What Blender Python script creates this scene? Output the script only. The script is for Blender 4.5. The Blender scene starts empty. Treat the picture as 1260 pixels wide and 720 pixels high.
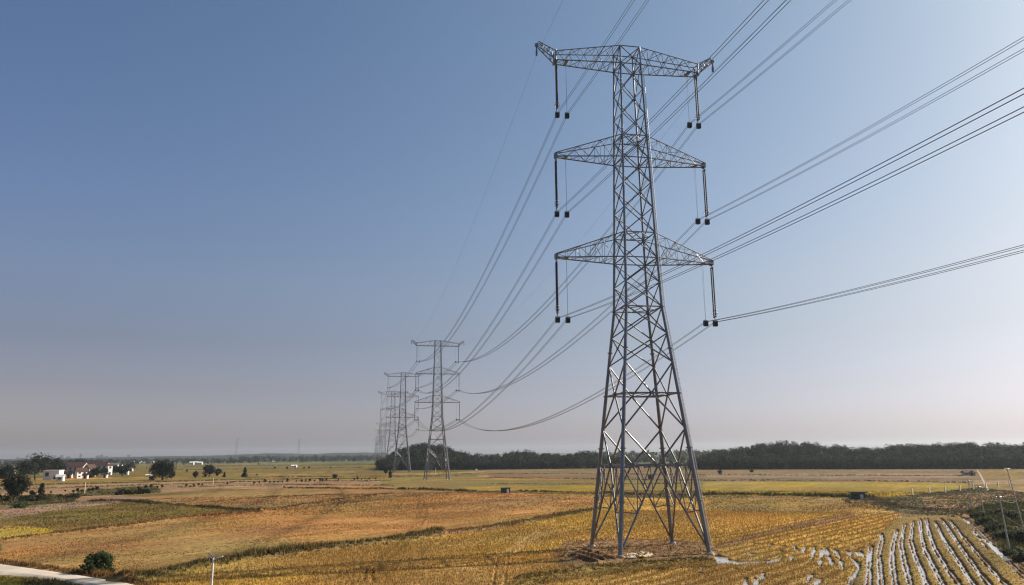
import bpy, math, random
import numpy as np
from mathutils import Matrix, Vector

S = bpy.context.scene
COL = S.collection
R = math.radians
PI = math.pi

# ------------------------------------------------------------------ camera, sky, sun, exposure
F_PX, PITCH, ROLL, CAM_H = 952.6, 0.2057, -0.0102, 11.46
SUN_AZ, SUN_EL = R(70), R(33)          # azimuth clockwise from the view heading (+Y)

cam_data = bpy.data.cameras.new("camera")
cam = bpy.data.objects.new("camera", cam_data)
COL.objects.link(cam)
S.camera = cam
cam_data.sensor_width = 36.0
cam_data.lens = F_PX / 1260 * 36.0
cam_data.clip_start = 0.5
cam_data.clip_end = 30000
_c, _s = math.cos(PITCH), math.sin(PITCH)
_X, _D, _F = Vector((1, 0, 0)), Vector((0, _s, -_c)), Vector((0, _c, _s))
_cr, _sr = math.cos(ROLL), math.sin(ROLL)
_rt = _X * _cr - _D * _sr
_dn = _X * _sr + _D * _cr
m = Matrix.Identity(4)
for i in range(3):
    m[i][0], m[i][1], m[i][2] = _rt[i], -_dn[i], -_F[i]
m.translation = Vector((0, 0, CAM_H))
cam.matrix_world = m

S.render.engine = 'CYCLES'
S.cycles.use_denoising = True
S.cycles.denoising_prefilter = 'ACCURATE'
S.cycles.filter_width = 1.25
S.cycles.max_bounces = 6
S.cycles.volume_bounces = 0
S.cycles.volume_max_steps = 64
S.view_settings.view_transform = 'Standard'
S.view_settings.look = 'None'
S.view_settings.exposure = 1.0
S.view_settings.gamma = 1.0
S.view_settings.use_curve_mapping = False

W = bpy.data.worlds.new("World")
S.world = W
W.use_nodes = True
nt = W.node_tree
nt.nodes.clear()
wo = nt.nodes.new("ShaderNodeOutputWorld")
bg = nt.nodes.new("ShaderNodeBackground")
sky = nt.nodes.new("ShaderNodeTexSky")
sky.sky_type = 'NISHITA'
sky.sun_disc = False
sky.sun_elevation = SUN_EL
sky.sun_rotation = SUN_AZ
sky.altitude = 50
sky.air_density = 1.0
sky.dust_density = 2.0
sky.ozone_density = 2.0
bg.inputs["Strength"].default_value = 0.07
# sky colour grading: tint painted by ramps over height and angle to the sun
tc = nt.nodes.new("ShaderNodeTexCoord")
sx = nt.nodes.new("ShaderNodeSeparateXYZ")
nt.links.new(tc.outputs["Generated"], sx.inputs[0])
SKY_AWAY = [(0.000, (1.061, 0.956, 1.186)), (0.035, (0.891, 0.774, 0.926)), (0.080, (0.717, 0.576, 0.644)), (0.140, (0.636, 0.527, 0.575)), (0.210, (0.699, 0.634, 0.693)), (0.300, (0.682, 0.685, 0.799)), (0.500, (0.602, 0.667, 0.828)), (1.000, (0.599, 0.663, 0.826))]
SKY_SUN = [(0.000, (0.634, 0.757, 1.322)), (0.035, (0.696, 0.759, 1.128)), (0.080, (0.758, 0.745, 0.896)), (0.140, (0.818, 0.762, 0.753)), (0.210, (0.896, 0.822, 0.746)), (0.300, (0.893, 0.865, 0.783)), (0.500, (0.859, 0.904, 0.827)), (1.000, (0.864, 0.903, 0.822))]


def sky_ramp(stops):
    r = nt.nodes.new("ShaderNodeValToRGB")
    nt.links.new(sx.outputs["Z"], r.inputs[0])
    cr = r.color_ramp
    cr.elements[0].position = 0.0
    cr.elements[0].color = (*stops[0][1], 1)
    cr.elements[1].position = 1.0
    cr.elements[1].color = (*stops[-1][1], 1)
    for p_, c_ in stops[1:-1]:
        e_ = cr.elements.new(p_)
        e_.color = (*c_, 1)
    return r


dt = nt.nodes.new("ShaderNodeVectorMath")
dt.operation = 'DOT_PRODUCT'
nt.links.new(tc.outputs["Generated"], dt.inputs[0])
dt.inputs[1].default_value = (math.sin(SUN_AZ) * math.cos(SUN_EL), math.cos(SUN_AZ) * math.cos(SUN_EL), math.sin(SUN_EL))
mr_ = nt.nodes.new("ShaderNodeMapRange")
mr_.inputs[1].default_value = -0.2
mr_.inputs[2].default_value = 0.9
nt.links.new(dt.outputs["Value"], mr_.inputs[0])
side = nt.nodes.new("ShaderNodeMix")
side.data_type = 'RGBA'
nt.links.new(mr_.outputs[0], side.inputs[0])
nt.links.new(sky_ramp(SKY_AWAY).outputs[0], side.inputs[6])
nt.links.new(sky_ramp(SKY_SUN).outputs[0], side.inputs[7])
mulc = nt.nodes.new("ShaderNodeMix")
mulc.data_type = 'RGBA'
mulc.blend_type = 'MULTIPLY'
mulc.inputs[0].default_value = 1.0
nt.links.new(sky.outputs[0], mulc.inputs[6])
nt.links.new(side.outputs[2], mulc.inputs[7])
nt.links.new(mulc.outputs[2], bg.inputs["Color"])
nt.links.new(bg.outputs[0], wo.inputs["Surface"])

sun_d = bpy.data.lights.new("sun", 'SUN')
sun_d.energy = 4.4
sun_d.angle = R(0.53)
sun_d.color = (1.0, 0.87, 0.68)
sun = bpy.data.objects.new("sun", sun_d)
COL.objects.link(sun)
_sd = Vector((math.sin(SUN_AZ) * math.cos(SUN_EL), math.cos(SUN_AZ) * math.cos(SUN_EL), math.sin(SUN_EL)))
sun.rotation_euler = _sd.to_track_quat('Z', 'Y').to_euler()

# ------------------------------------------------------------------ helpers
rng = np.random.default_rng(7)
random.seed(7)


def at(px, py, z=0.0):
    """point of the ground plane (height z) seen at photo position px,py"""
    a, b = px - 630.0, py - 360.0
    u = a * _cr + b * _sr
    v = -a * _sr + b * _cr
    d = (u / F_PX, _c + v / F_PX * _s, _s - v / F_PX * _c)
    t = (z - CAM_H) / d[2]
    return (d[0] * t, d[1] * t)


def ray_at(px, py, dist):
    a, b = px - 630.0, py - 360.0
    u = a * _cr + b * _sr
    v = -a * _sr + b * _cr
    d = (u / F_PX, _c + v / F_PX * _s, _s - v / F_PX * _c)
    k = dist / math.hypot(d[0], d[1])
    return (d[0] * k, d[1] * k, CAM_H + d[2] * k)


def tag(o, label=None, cat=None, group=None, kind=None):
    if label: o["label"] = label
    if cat: o["category"] = cat
    if group: o["group"] = group
    if kind: o["kind"] = kind
    return o


def empty(name, loc=(0, 0, 0), rz=0.0, label=None, cat=None, group=None):
    o = bpy.data.objects.new(name, None)
    o.empty_display_size = 0.5
    o.location = loc
    o.rotation_euler = (0, 0, rz)
    COL.objects.link(o)
    return tag(o, label, cat, group)


def np_mesh(name, V, Fq, mat, parent=None, colors=None, smooth=False):
    """one mesh object from numpy arrays; Fq is (n,3) or (n,4)"""
    V = np.ascontiguousarray(V, np.float32)
    Fq = np.ascontiguousarray(Fq, np.int32)
    k = Fq.shape[1]
    me = bpy.data.meshes.new(name)
    me.vertices.add(len(V))
    me.vertices.foreach_set("co", V.ravel())
    me.loops.add(Fq.size)
    me.loops.foreach_set("vertex_index", Fq.ravel())
    me.polygons.add(len(Fq))
    me.polygons.foreach_set("loop_start", np.arange(0, Fq.size, k, dtype=np.int32))
    if smooth:
        me.polygons.foreach_set("use_smooth", np.ones(len(Fq), bool))
    if colors is not None:
        at_ = me.attributes.new("Col", 'FLOAT_COLOR', 'POINT')
        c4 = np.ones((len(V), 4), np.float32)
        c4[:, :3] = colors
        at_.data.foreach_set("color", c4.ravel())
    me.update(calc_edges=True)
    me.validate()
    if mat: me.materials.append(mat)
    o = bpy.data.objects.new(name, me)
    COL.objects.link(o)
    if parent: o.parent = parent
    return o


class MB:
    """collects tubes, boxes and plates into ONE mesh object"""
    def __init__(self):
        self.v, self.f, self.sm = [], [], []

    def add(self, vs, fs, smooth=False):
        n = len(self.v)
        self.v += [tuple(p) for p in vs]
        self.f += [tuple(i + n for i in q) for q in fs]
        self.sm += [smooth] * len(fs)

    def tube(self, pts, r, n=6, cap=True, smooth=True):
        pts = [Vector(p) for p in pts]
        rs = r if isinstance(r, (list, tuple)) else [r] * len(pts)
        vs, fs = [], []
        for i, p in enumerate(pts):
            d = (pts[min(i + 1, len(pts) - 1)] - pts[max(i - 1, 0)]).normalized()
            a = d.orthogonal().normalized() if i == 0 else (a - d * a.dot(d)).normalized()
            b = d.cross(a)
            for k in range(n):
                t = 2 * PI * k / n
                vs.append(p + (a * math.cos(t) + b * math.sin(t)) * rs[i])
        for i in range(len(pts) - 1):
            for k in range(n):
                k2 = (k + 1) % n
                fs.append((i * n + k, i * n + k2, (i + 1) * n + k2, (i + 1) * n + k))
        self.add(vs, fs, smooth)
        if cap:
            m_ = len(pts) - 1
            self.add([vs[k] for k in range(n)], [tuple(range(n))[::-1]])
            self.add([vs[m_ * n + k] for k in range(n)], [tuple(range(n))])

    def box(self, c, s, rz=0.0, tilt=None):
        M = Matrix.Rotation(rz, 3, 'Z')
        if tilt is not None: M = M @ tilt
        vs = [Vector(c) + M @ Vector((x * s[0] / 2, y * s[1] / 2, z * s[2] / 2)) for x in (-1, 1) for y in (-1, 1) for z in (-1, 1)]
        self.add(vs, [(0, 1, 3, 2), (4, 6, 7, 5), (0, 4, 5, 1), (2, 3, 7, 6), (0, 2, 6, 4), (1, 5, 7, 3)])

    def build(self, name, mat, parent=None):
        me = bpy.data.meshes.new(name)
        me.from_pydata(self.v, [], self.f)
        me.polygons.foreach_set("use_smooth", np.array(self.sm, bool))
        me.update()
        if mat: me.materials.append(mat)
        o = bpy.data.objects.new(name, me)
        COL.objects.link(o)
        if parent: o.parent = parent
        return o


def copy_tree(o, parent=None):
    c = o.copy()
    COL.objects.link(c)
    c.parent = parent
    for ch in list(KIDS.get(o.name, [])):
        copy_tree(ch, c)
    return c


KIDS = {}


def index_kids(*roots):
    for r in roots:
        for o in bpy.data.objects:
            if o.parent == r:
                KIDS.setdefault(r.name, [])
                if o not in KIDS[r.name]:
                    KIDS[r.name].append(o)
                    index_kids(o)


def _hash(ix, iy, seed):
    h = (ix.astype(np.int64) * 374761393 + iy.astype(np.int64) * 668265263 + seed * 1442695041) & 0xFFFFFFFF
    h = ((h ^ (h >> 13)) * 1274126177) & 0xFFFFFFFF
    h = h ^ (h >> 16)
    return (h & 0xFFFFFF).astype(np.float32) / 0xFFFFFF


def vnoise(x, y, sc, seed):
    x = x / sc; y = y / sc
    ix, iy = np.floor(x), np.floor(y)
    fx, fy = (x - ix), (y - iy)
    fx = fx * fx * (3 - 2 * fx); fy = fy * fy * (3 - 2 * fy)
    a = _hash(ix, iy, seed); b = _hash(ix + 1, iy, seed); c = _hash(ix, iy + 1, seed); d = _hash(ix + 1, iy + 1, seed)
    return (a * (1 - fx) + b * fx) * (1 - fy) + (c * (1 - fx) + d * fx) * fy   # 0..1


def fbm(x, y, sc, seed, n=3):
    r, w, t = 0, 1.0, 0
    for k in range(n):
        r = r + vnoise(x, y, sc / 2 ** k, seed + k * 17) * w
        t += w; w *= 0.5
    return r / t


def inside(x, y, poly):
    r = np.zeros(x.shape, bool)
    n = len(poly)
    for i in range(n):
        x1, y1 = poly[i]; x2, y2 = poly[(i + 1) % n]
        if y1 == y2: continue
        c = (y1 > y) != (y2 > y)
        r ^= c & (x < (x2 - x1) * (y - y1) / (y2 - y1) + x1)
    return r


def pdist(x, y, line, limit):
    """distance to a polyline (inf beyond limit) and length along it"""
    d = np.full(x.shape, np.inf, np.float32)
    s = np.zeros(x.shape, np.float32)
    acc = 0.0
    for (x1, y1), (x2, y2) in zip(line[:-1], line[1:]):
        L = math.hypot(x2 - x1, y2 - y1) + 1e-9
        k = np.nonzero((x > min(x1, x2) - limit) & (x < max(x1, x2) + limit) & (y > min(y1, y2) - limit) & (y < max(y1, y2) + limit))[0]
        if len(k):
            t = np.clip(((x[k] - x1) * (x2 - x1) + (y[k] - y1) * (y2 - y1)) / L / L, 0, 1)
            dd = np.hypot(x[k] - x1 - t * (x2 - x1), y[k] - y1 - t * (y2 - y1))
            b = dd < d[k]
            d[k[b]] = dd[b]
            s[k[b]] = acc + t[b] * L
        acc += L
    return d, s


def G(*pts):
    return [at(*p) for p in pts]


# ------------------------------------------------------------------ materials
def pbsdf(name, col, rough=0.7, metal=0.0, noise=None, bump=0.0, attr=False, spec=0.3, nscale=2.0, transl=0.0):
    mt = bpy.data.materials.new(name)
    mt.use_nodes = True
    n = mt.node_tree
    b = n.nodes["Principled BSDF"]
    b.inputs["Roughness"].default_value = rough
    b.inputs["Metallic"].default_value = metal
    b.inputs["Specular IOR Level"].default_value = spec
    src = None
    if attr:
        a = n.nodes.new("ShaderNodeAttribute"); a.attribute_name = "Col"
        src = a.outputs["Color"]
    if noise:
        tc = n.nodes.new("ShaderNodeTexCoord")
        nz = n.nodes.new("ShaderNodeTexNoise")
        nz.inputs["Scale"].default_value = nscale
        nz.inputs["Detail"].default_value = 6
        nz.inputs["Roughness"].default_value = 0.65
        n.links.new(tc.outputs["Object"], nz.inputs["Vector"])
        mr = n.nodes.new("ShaderNodeMapRange")
        mr.inputs[1].default_value = 0.3; mr.inputs[2].default_value = 0.7
        mr.inputs[3].default_value = 1 - noise; mr.inputs[4].default_value = 1 + noise
        n.links.new(nz.outputs[0], mr.inputs[0])
        mx = n.nodes.new("ShaderNodeMix"); mx.data_type = 'RGBA'; mx.blend_type = 'MULTIPLY'; mx.inputs[0].default_value = 1
        if src: n.links.new(src, mx.inputs[6])
        else: mx.inputs[6].default_value = (*col, 1)
        n.links.new(mr.outputs[0], mx.inputs[7])
        src = mx.outputs[2]
        if bump:
            bp = n.nodes.new("ShaderNodeBump"); bp.inputs["Strength"].default_value = bump; bp.inputs["Distance"].default_value = 0.1
            n.links.new(nz.outputs[0], bp.inputs["Height"])
            n.links.new(bp.outputs[0], b.inputs["Normal"])
    if src: n.links.new(src, b.inputs["Base Color"])
    else: b.inputs["Base Color"].default_value = (*col, 1)
    if transl:
        tr = n.nodes.new("ShaderNodeBsdfTranslucent")
        if src: n.links.new(src, tr.inputs["Color"])
        else: tr.inputs["Color"].default_value = (*col, 1)
        ms = n.nodes.new("ShaderNodeMixShader"); ms.inputs[0].default_value = transl
        out = n.nodes["Material Output"]
        n.links.new(b.outputs[0], ms.inputs[1]); n.links.new(tr.outputs[0], ms.inputs[2])
        n.links.new(ms.outputs[0], out.inputs["Surface"])
    return mt


M_STEEL = pbsdf("galvanised_steel", (0.175, 0.18, 0.195), 0.38, 0.80, noise=0.22, nscale=0.7, spec=0.4)
M_WIRE = pbsdf("aluminium_wire", (0.10, 0.10, 0.11), 0.6, 0.3)
M_RUBBER = pbsdf("insulator_rubber", (0.035, 0.03, 0.03), 0.6, noise=0.2)
M_BLOCK = pbsdf("painted_iron", (0.022, 0.024, 0.028), 0.55, noise=0.3)
M_ALLOY = pbsdf("alloy", (0.45, 0.45, 0.46), 0.4, 0.7, noise=0.15)
M_CONC = pbsdf("concrete", (0.34, 0.32, 0.29), 0.9, noise=0.25, bump=0.3)
M_FIELD = pbsdf("farmland", (0.2, 0.15, 0.06), 0.95, noise=0.30, bump=0.5, attr=True, spec=0.05, nscale=1.3)
M_STUB = pbsdf("rice_stubble", (0.3, 0.2, 0.06), 0.9, attr=True, spec=0.1, transl=0.25)
M_LEAF = pbsdf("leaves", (0.05, 0.07, 0.03), 0.8, attr=True, spec=0.15, transl=0.30)
M_BARK = pbsdf("bark", (0.07, 0.055, 0.04), 0.95, noise=0.4)
M_HILL = pbsdf("hill_soil", (0.018, 0.026, 0.018), 0.95, noise=0.5, nscale=0.02)
M_ROAD = pbsdf("pale_concrete_road", (0.44, 0.39, 0.33), 0.9, noise=0.16, bump=0.15, nscale=0.8)
M_TRACK = pbsdf("worn_country_road", (0.24, 0.20, 0.16), 0.9, noise=0.2, bump=0.15, nscale=0.8)
M_WHITE = pbsdf("white_render", (0.72, 0.72, 0.70), 0.85, noise=0.1, nscale=0.6)
M_CREAM = pbsdf("cream_render", (0.42, 0.38, 0.34), 0.85, noise=0.12, nscale=0.6)
M_TILE = pbsdf("red_tile", (0.055, 0.028, 0.026), 0.85, noise=0.25, nscale=1.0)
M_GREYROOF = pbsdf("grey_roof", (0.2, 0.2, 0.2), 0.8, noise=0.25)
M_GLASS = pbsdf("window_glass", (0.03, 0.035, 0.04), 0.15, spec=0.6)
M_GREEN = pbsdf("green_sheet", (0.03, 0.07, 0.045), 0.6, noise=0.25)
M_DARK = pbsdf("dark_board", (0.03, 0.03, 0.028), 0.8, noise=0.3)
M_POLE = pbsdf("pole_concrete", (0.33, 0.31, 0.28), 0.9, noise=0.15)
M_LAMP = pbsdf("lamp_paint", (0.62, 0.60, 0.56), 0.5, noise=0.08)
M_PANEL = pbsdf("solar_panel", (0.02, 0.03, 0.05), 0.2, spec=0.6)
M_POST = pbsdf("pale_post", (0.70, 0.62, 0.46), 0.8, noise=0.1)
M_YELLOW = pbsdf("yellow_sack", (0.55, 0.42, 0.06), 0.8, noise=0.15)
M_WATER = pbsdf("paddy_water", (0.32, 0.315, 0.30), 0.03, spec=1.0)
M_WATER.node_tree.nodes["Principled BSDF"].inputs["IOR"].default_value = 2.4
_n = M_WATER.node_tree
_nz = _n.nodes.new("ShaderNodeTexNoise"); _nz.inputs["Scale"].default_value = 3.0
_tc = _n.nodes.new("ShaderNodeTexCoord"); _n.links.new(_tc.outputs["Object"], _nz.inputs["Vector"])
_bp = _n.nodes.new("ShaderNodeBump"); _bp.inputs["Strength"].default_value = 0.04; _bp.inputs["Distance"].default_value = 0.05
_n.links.new(_nz.outputs[0], _bp.inputs["Height"]); _n.links.new(_bp.outputs[0], _n.nodes["Principled BSDF"].inputs["Normal"])

# ------------------------------------------------------------------ the farmland (one sheet of terrain with the fields on it)
GOLD = (0.330, 0.196, 0.046); GOLD2 = (0.29, 0.160, 0.045); BROWN = (0.254, 0.140, 0.047); RUSSET = (0.165, 0.094, 0.036)
TAN = (0.225, 0.145, 0.080); OLIVE = (0.150, 0.112, 0.034); GREEN = (0.118, 0.088, 0.024); YELLOW = (0.240, 0.168, 0.018)
MUD = (0.195, 0.116, 0.060); WEED = (0.085, 0.070, 0.028); DARK = (0.075, 0.050, 0.026); PINK = (0.175, 0.122, 0.085)
PALE = (0.40, 0.28, 0.15); WETOL = (0.180, 0.122, 0.036); SLURRY = (0.52, 0.49, 0.44); FARBR = (0.135, 0.096, 0.050); GOLIVE = (0.225, 0.142, 0.038)

# (colour, outline in photo positions, edge wander in metres)
FIELDS = [
    (OLIVE, [(0, 592), (300, 585), (480, 583), (480, 590), (300, 594), (0, 604)], 3),
    (GREEN, [(150, 574), (480, 572), (470, 579), (300, 583), (215, 586), (150, 588)], 5),
    (TAN, [(0, 600), (90, 596), (300, 591), (480, 591), (480, 596), (300, 600), (140, 610), (0, 632)], 2),
    (PINK, [(0, 624), (60, 617), (150, 610), (200, 612), (150, 620), (60, 630), (0, 640)], 1),
    (WEED, [(0, 612), (60, 608), (95, 612), (90, 618), (40, 622), (0, 622)], 2),
    (WEED, [(90, 604), (190, 598), (200, 606), (140, 609), (90, 611)], 2),
    (OLIVE, [(470, 591), (735, 590), (870, 592), (870, 611), (735, 608), (600, 606), (500, 600), (470, 598)], 2),
    (YELLOW, [(560, 599), (735, 597), (735, 607), (600, 604)], 2),
    (FARBR, [(600, 576), (1200, 576), (1200, 594), (870, 593), (735, 590), (600, 588)], 4),
    (PINK, [(870, 584), (1190, 582), (1190, 588), (870, 588)], 3),
    (YELLOW, [(866, 594), (1080, 593), (1190, 596), (1195, 603), (1100, 611), (1070, 614), (866, 610)], 1.5),
    ((0.105, 0.088, 0.052), [(1035, 614), (1110, 611), (1200, 600), (1262, 606), (1262, 632), (1190, 638), (1110, 632), (1045, 624)], 1.5),
    (TAN, [(1140, 612), (1260, 598), (1262, 606), (1195, 624), (1130, 626)], 1.5),
    ((0.205, 0.126, 0.050), [(170, 612), (350, 600), (480, 599), (600, 605), (430, 619), (335, 629), (200, 621)], 1),
    (RUSSET, [(330, 628), (430, 612), (560, 605), (600, 606), (520, 616), (400, 634), (330, 640)], 1.0),
    (GREEN, [(0, 640), (60, 629), (150, 618), (215, 622), (320, 631), (215, 638), (140, 648), (70, 657), (0, 666)], 1),
    (YELLOW, [(0, 646), (62, 651), (74, 657), (0, 665)], 0.6),
    (BROWN, [(0, 665), (70, 657), (150, 648), (215, 638), (330, 630), (430, 620), (560, 606), (735, 609), (735, 627), (600, 650), (480, 665), (400, 676), (262, 692), (170, 714), (0, 704)], 0.8),
    (GOLD, [(170, 716), (262, 695), (400, 678), (480, 667), (600, 652), (735, 629), (735, 612), (1060, 617), (1110, 634), (1062, 690), (1045, 800), (-300, 800), (60, 760)], 0.4),
    (GOLD2, [(400, 700), (540, 688), (690, 680), (720, 700), (640, 760), (300, 760)], 1.2),
    (GOLIVE, [(866, 612), (1040, 616), (1060, 622), (980, 632), (866, 628)], 1.5),
    (MUD, [(870, 672), (940, 654), (1010, 638), (1045, 632), (1060, 636), (990, 650), (930, 664), (888, 676)], 0.5),
    (MUD, [(690, 690), (700, 668), (740, 664), (830, 664), (876, 668), (892, 684), (840, 692), (770, 699), (720, 706)], 2.2),
    (WETOL, [(1060, 690), (1083, 658), (1105, 638), (1185, 632), (1220, 655), (1264, 700), (1264, 800), (1020, 800), (1050, 720)], 0.4),
    ((0.19, 0.125, 0.04), [(640, 712), (700, 703), (770, 697), (850, 690), (885, 690), (885, 697), (770, 706), (690, 716), (600, 730)], 0.5),
    (SLURRY, [(770, 682), (785, 679), (806, 682), (800, 686), (776, 687)], 0.35),
    (WEED, [(1190, 632), (1210, 622), (1262, 618), (1262, 690), (1235, 680), (1215, 655)], 0.8),
    (MUD, [(1178, 632), (1192, 634), (1240, 680), (1264, 694), (1264, 716), (1235, 690), (1205, 660)], 0.5),
    (WEED, [(-5, 711), (30, 712), (70, 716), (110, 724), (110, 740), (-60, 740)], 0.3),
    (OLIVE, [(-5, 711), (22, 714), (30, 730), (-40, 730)], 0.3),
]
FIELDS = [(c, G(*p), w) for c, p, w in FIELDS]

# raised earth banks: (photo line, half width, height, colour, grass height, grass colour, grass per metre)
BANKS = [
    ([(150, 716), (200, 706), (262, 695), (330, 684), (400, 676), (480, 666), (540, 657)], 1.2, 0.50, WEED, 0.62, (0.120, 0.092, 0.036), 26),
    ([(540, 657), (600, 650), (660, 640), (700, 633), (735, 628)], 1.0, 0.35, WEED, 0.34, (0.185, 0.118, 0.046), 16),
    ([(640, 713), (700, 704), (770, 697), (850, 690), (880, 690)], 0.5, 0.3, WEED, 0.28, (0.150, 0.110, 0.038), 14),
    ([(0, 666), (70, 657), (150, 648), (215, 638), (330, 630)], 0.7, 0.25, RUSSET, 0.4, (0.19, 0.105, 0.045), 9),
    ([(110, 618), (150, 617), (215, 622), (270, 626), (322, 631)], 0.8, 0.4, DARK, 0.45, (0.075, 0.058, 0.024), 8),
    ([(322, 631), (345, 627), (430, 614), (480, 608)], 1.1, 0.35, RUSSET, 0.4, (0.15, 0.085, 0.038), 6),
    ([(260, 618), (340, 612), (420, 609)], 0.9, 0.25, RUSSET, 0.35, (0.14, 0.085, 0.04), 5),
    ([(350, 601), (430, 602), (520, 603), (590, 606), (640, 605.5), (735, 608), (862, 611)], 1.0, 0.4, DARK, 0.5, (0.080, 0.055, 0.028), 5),
    ([(862, 609.5), (940, 610), (1010, 611.5), (1072, 614)], 1.5, 0.4, WEED, 0.8, (0.070, 0.068, 0.026), 11),
    ([(1072, 614), (1110, 626), (1180, 631), (1200, 634)], 1.8, 0.25, DARK, 0.4, (0.10, 0.082, 0.042), 9),
    ([(0, 692.5), (48, 699), (100, 706.5), (150, 714), (180, 722)], 0.6, 0.2, RUSSET, 0.42, (0.15, 0.088, 0.038), 16),
    ([(0, 603), (130, 599), (300, 593.5), (480, 592)], 1.3, 0.3, WEED, 0.4, (0.10, 0.075, 0.034), 3),
    ([(220, 600), (340, 597), (480, 598)], 1.1, 0.25, RUSSET, 0.4, (0.12, 0.08, 0.038), 3),
    ([(600, 596), (735, 596.5), (860, 595)], 1.2, 0.25, WEED, 0.3, (0.10, 0.08, 0.03), 3),
    ([(600, 588), (735, 590), (870, 592), (1060, 592), (1190, 595)], 1.4, 0.3, DARK, 0.35, (0.09, 0.065, 0.035), 2),
    ([(300, 588), (400, 587), (560, 586.5)], 2.0, 0.3, DARK, 0.4, (0.09, 0.065, 0.035), 2),
    ([(150, 579), (300, 577.5), (470, 575.5)], 2.2, 0.3, WEED, 0.4, (0.08, 0.07, 0.035), 2),
    ([(230, 574.5), (470, 572)], 2.6, 0.3, WEED, 0.5, (0.07, 0.068, 0.035), 1.5),
    ([(0, 598), (150, 595), (300, 590.5), (470, 589)], 1.6, 0.3, DARK, 0.4, (0.09, 0.07, 0.034), 3),
    ([(540, 584), (700, 583), (860, 585), (1190, 586)], 1.6, 0.3, DARK, 0.35, (0.09, 0.07, 0.04), 2),
]
BANKS = [(G(*p), *q) for p, *q in BANKS]

FURROWS = [G(*p) for p in [
    [(1066, 735), (1068, 720), (1069, 694), (1071, 672)],
    [(1086, 735), (1084, 720), (1082, 700), (1081, 680), (1085, 662), (1083, 656)],
    [(1104, 735), (1101, 720), (1097, 690), (1098, 672), (1103, 652)],
    [(1124, 735), (1120, 720), (1112, 690), (1108, 668), (1113, 644)],
    [(1147, 735), (1140, 720), (1133, 700), (1124, 680), (1120, 665), (1123, 641)],
    [(1170, 735), (1160, 720), (1150, 700), (1138, 678), (1134, 662), (1131, 638)],
    [(1192, 735), (1180, 720), (1165, 700), (1150, 675), (1144, 660), (1139, 638)],
    [(1212, 735), (1198, 720), (1180, 692), (1164, 668), (1150, 642)],
    [(1230, 735), (1215, 718), (1195, 692), (1180, 670), (1165, 648), (1157, 638)],
    [(1252, 735), (1230, 712), (1212, 692), (1197, 675), (1180, 655), (1168, 640)],
    [(1275, 726), (1240, 690), (1222, 672), (1205, 655), (1190, 641), (1178, 634)],
    [(1290, 726), (1260, 700), (1225, 668), (1200, 646), (1186, 637)],
]]
# water lying in the tracks of the golden rows: (photo line, half width m, depth m)
POOLS = [(G(*p), w, d) for p, w, d in [
    ([(884, 688), (900, 692), (920, 692), (946, 690)], 1.05, 0.44), ([(955, 676), (965, 679)], 0.35, 0.36), ([(975, 684), (972, 690)], 0.26, 0.34), ([(905, 700), (920, 702)], 0.3, 0.33), ([(940, 704), (935, 712)], 0.2, 0.33), ([(860, 704), (868, 706)], 0.25, 0.3), ([(884, 684), (892, 688)], 0.5, 0.36), ([(950, 688), (966, 685)], 0.28, 0.32), ([(914, 684), (926, 681)], 0.5, 0.36),
    ([(922, 668), (938, 668.5), (955, 670), (968, 672)], 0.7, 0.44),
    ([(977, 671), (979, 678)], 0.26, 0.32), ([(990, 672), (987, 680)], 0.24, 0.32), ([(1002, 672), (998, 690)], 0.2, 0.32),
    ([(1011, 675), (1011, 682), (1008, 697)], 0.24, 0.33), ([(1016, 674), (1024, 696)], 0.24, 0.33),
    ([(1026, 675), (1033, 686), (1036, 700)], 0.22, 0.33), ([(1042, 677), (1050, 690), (1056, 697), (1052, 706), (1040, 722)], 0.24, 0.33),
    ([(1052, 678), (1058, 685)], 0.25, 0.32), ([(1058, 678), (1062, 686)], 0.22, 0.32), ([(1066, 690), (1070, 680)], 0.25, 0.3),
    ([(838, 697), (848, 698)], 0.45, 0.32), ([(862, 697), (870, 699)], 0.3, 0.26),
    ([(917, 711), (917, 724)], 0.18, 0.35), ([(929, 711), (930, 724)], 0.18, 0.33), ([(1000, 722), (1008, 712)], 0.3, 0.33),
    ([(990, 716), (1000, 706)], 0.2, 0.27), ([(1054, 632), (1062, 631.5)], 0.6, 0.35), ([(1071, 631), (1080, 630.5)], 0.5, 0.35), ([(1020, 629), (1026, 628.5)], 0.4, 0.3),
    ([(1206, 662), (1216, 668), (1232, 682), (1242, 690)], 0.3, 0.32), ([(1196, 652), (1206, 664), (1214, 676)], 0.2, 0.34),
]]
# deep wheel ruts in the mud: (photo line, half width, depth)
RUTS = [(G(*p), w, d) for p, w, d in [
    ([(700, 684), (716, 688), (728, 694)], 0.45, 0.7), ([(706, 680), (724, 684), (742, 691)], 0.4, 0.6), ([(714, 677), (736, 682), (752, 690)], 0.35, 0.5),
    ([(736, 679), (750, 678)], 0.4, 0.5), ([(690, 706), (740, 696), (770, 692)], 0.3, 0.3),
    ([(613, 686), (610, 700), (606, 722)], 0.12, 0.15), ([(626, 684), (623, 700), (620, 722)], 0.12, 0.15),
    ([(450, 700), (447, 715)], 0.15, 0.25), ([(458, 700), (459, 718)], 0.15, 0.25),
]]
TRACKS = [G(*p) for p in [[(596, 684), (622, 680), (646, 664), (662, 654)], [(606, 685), (630, 682), (652, 668), (668, 655)]]]
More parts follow.
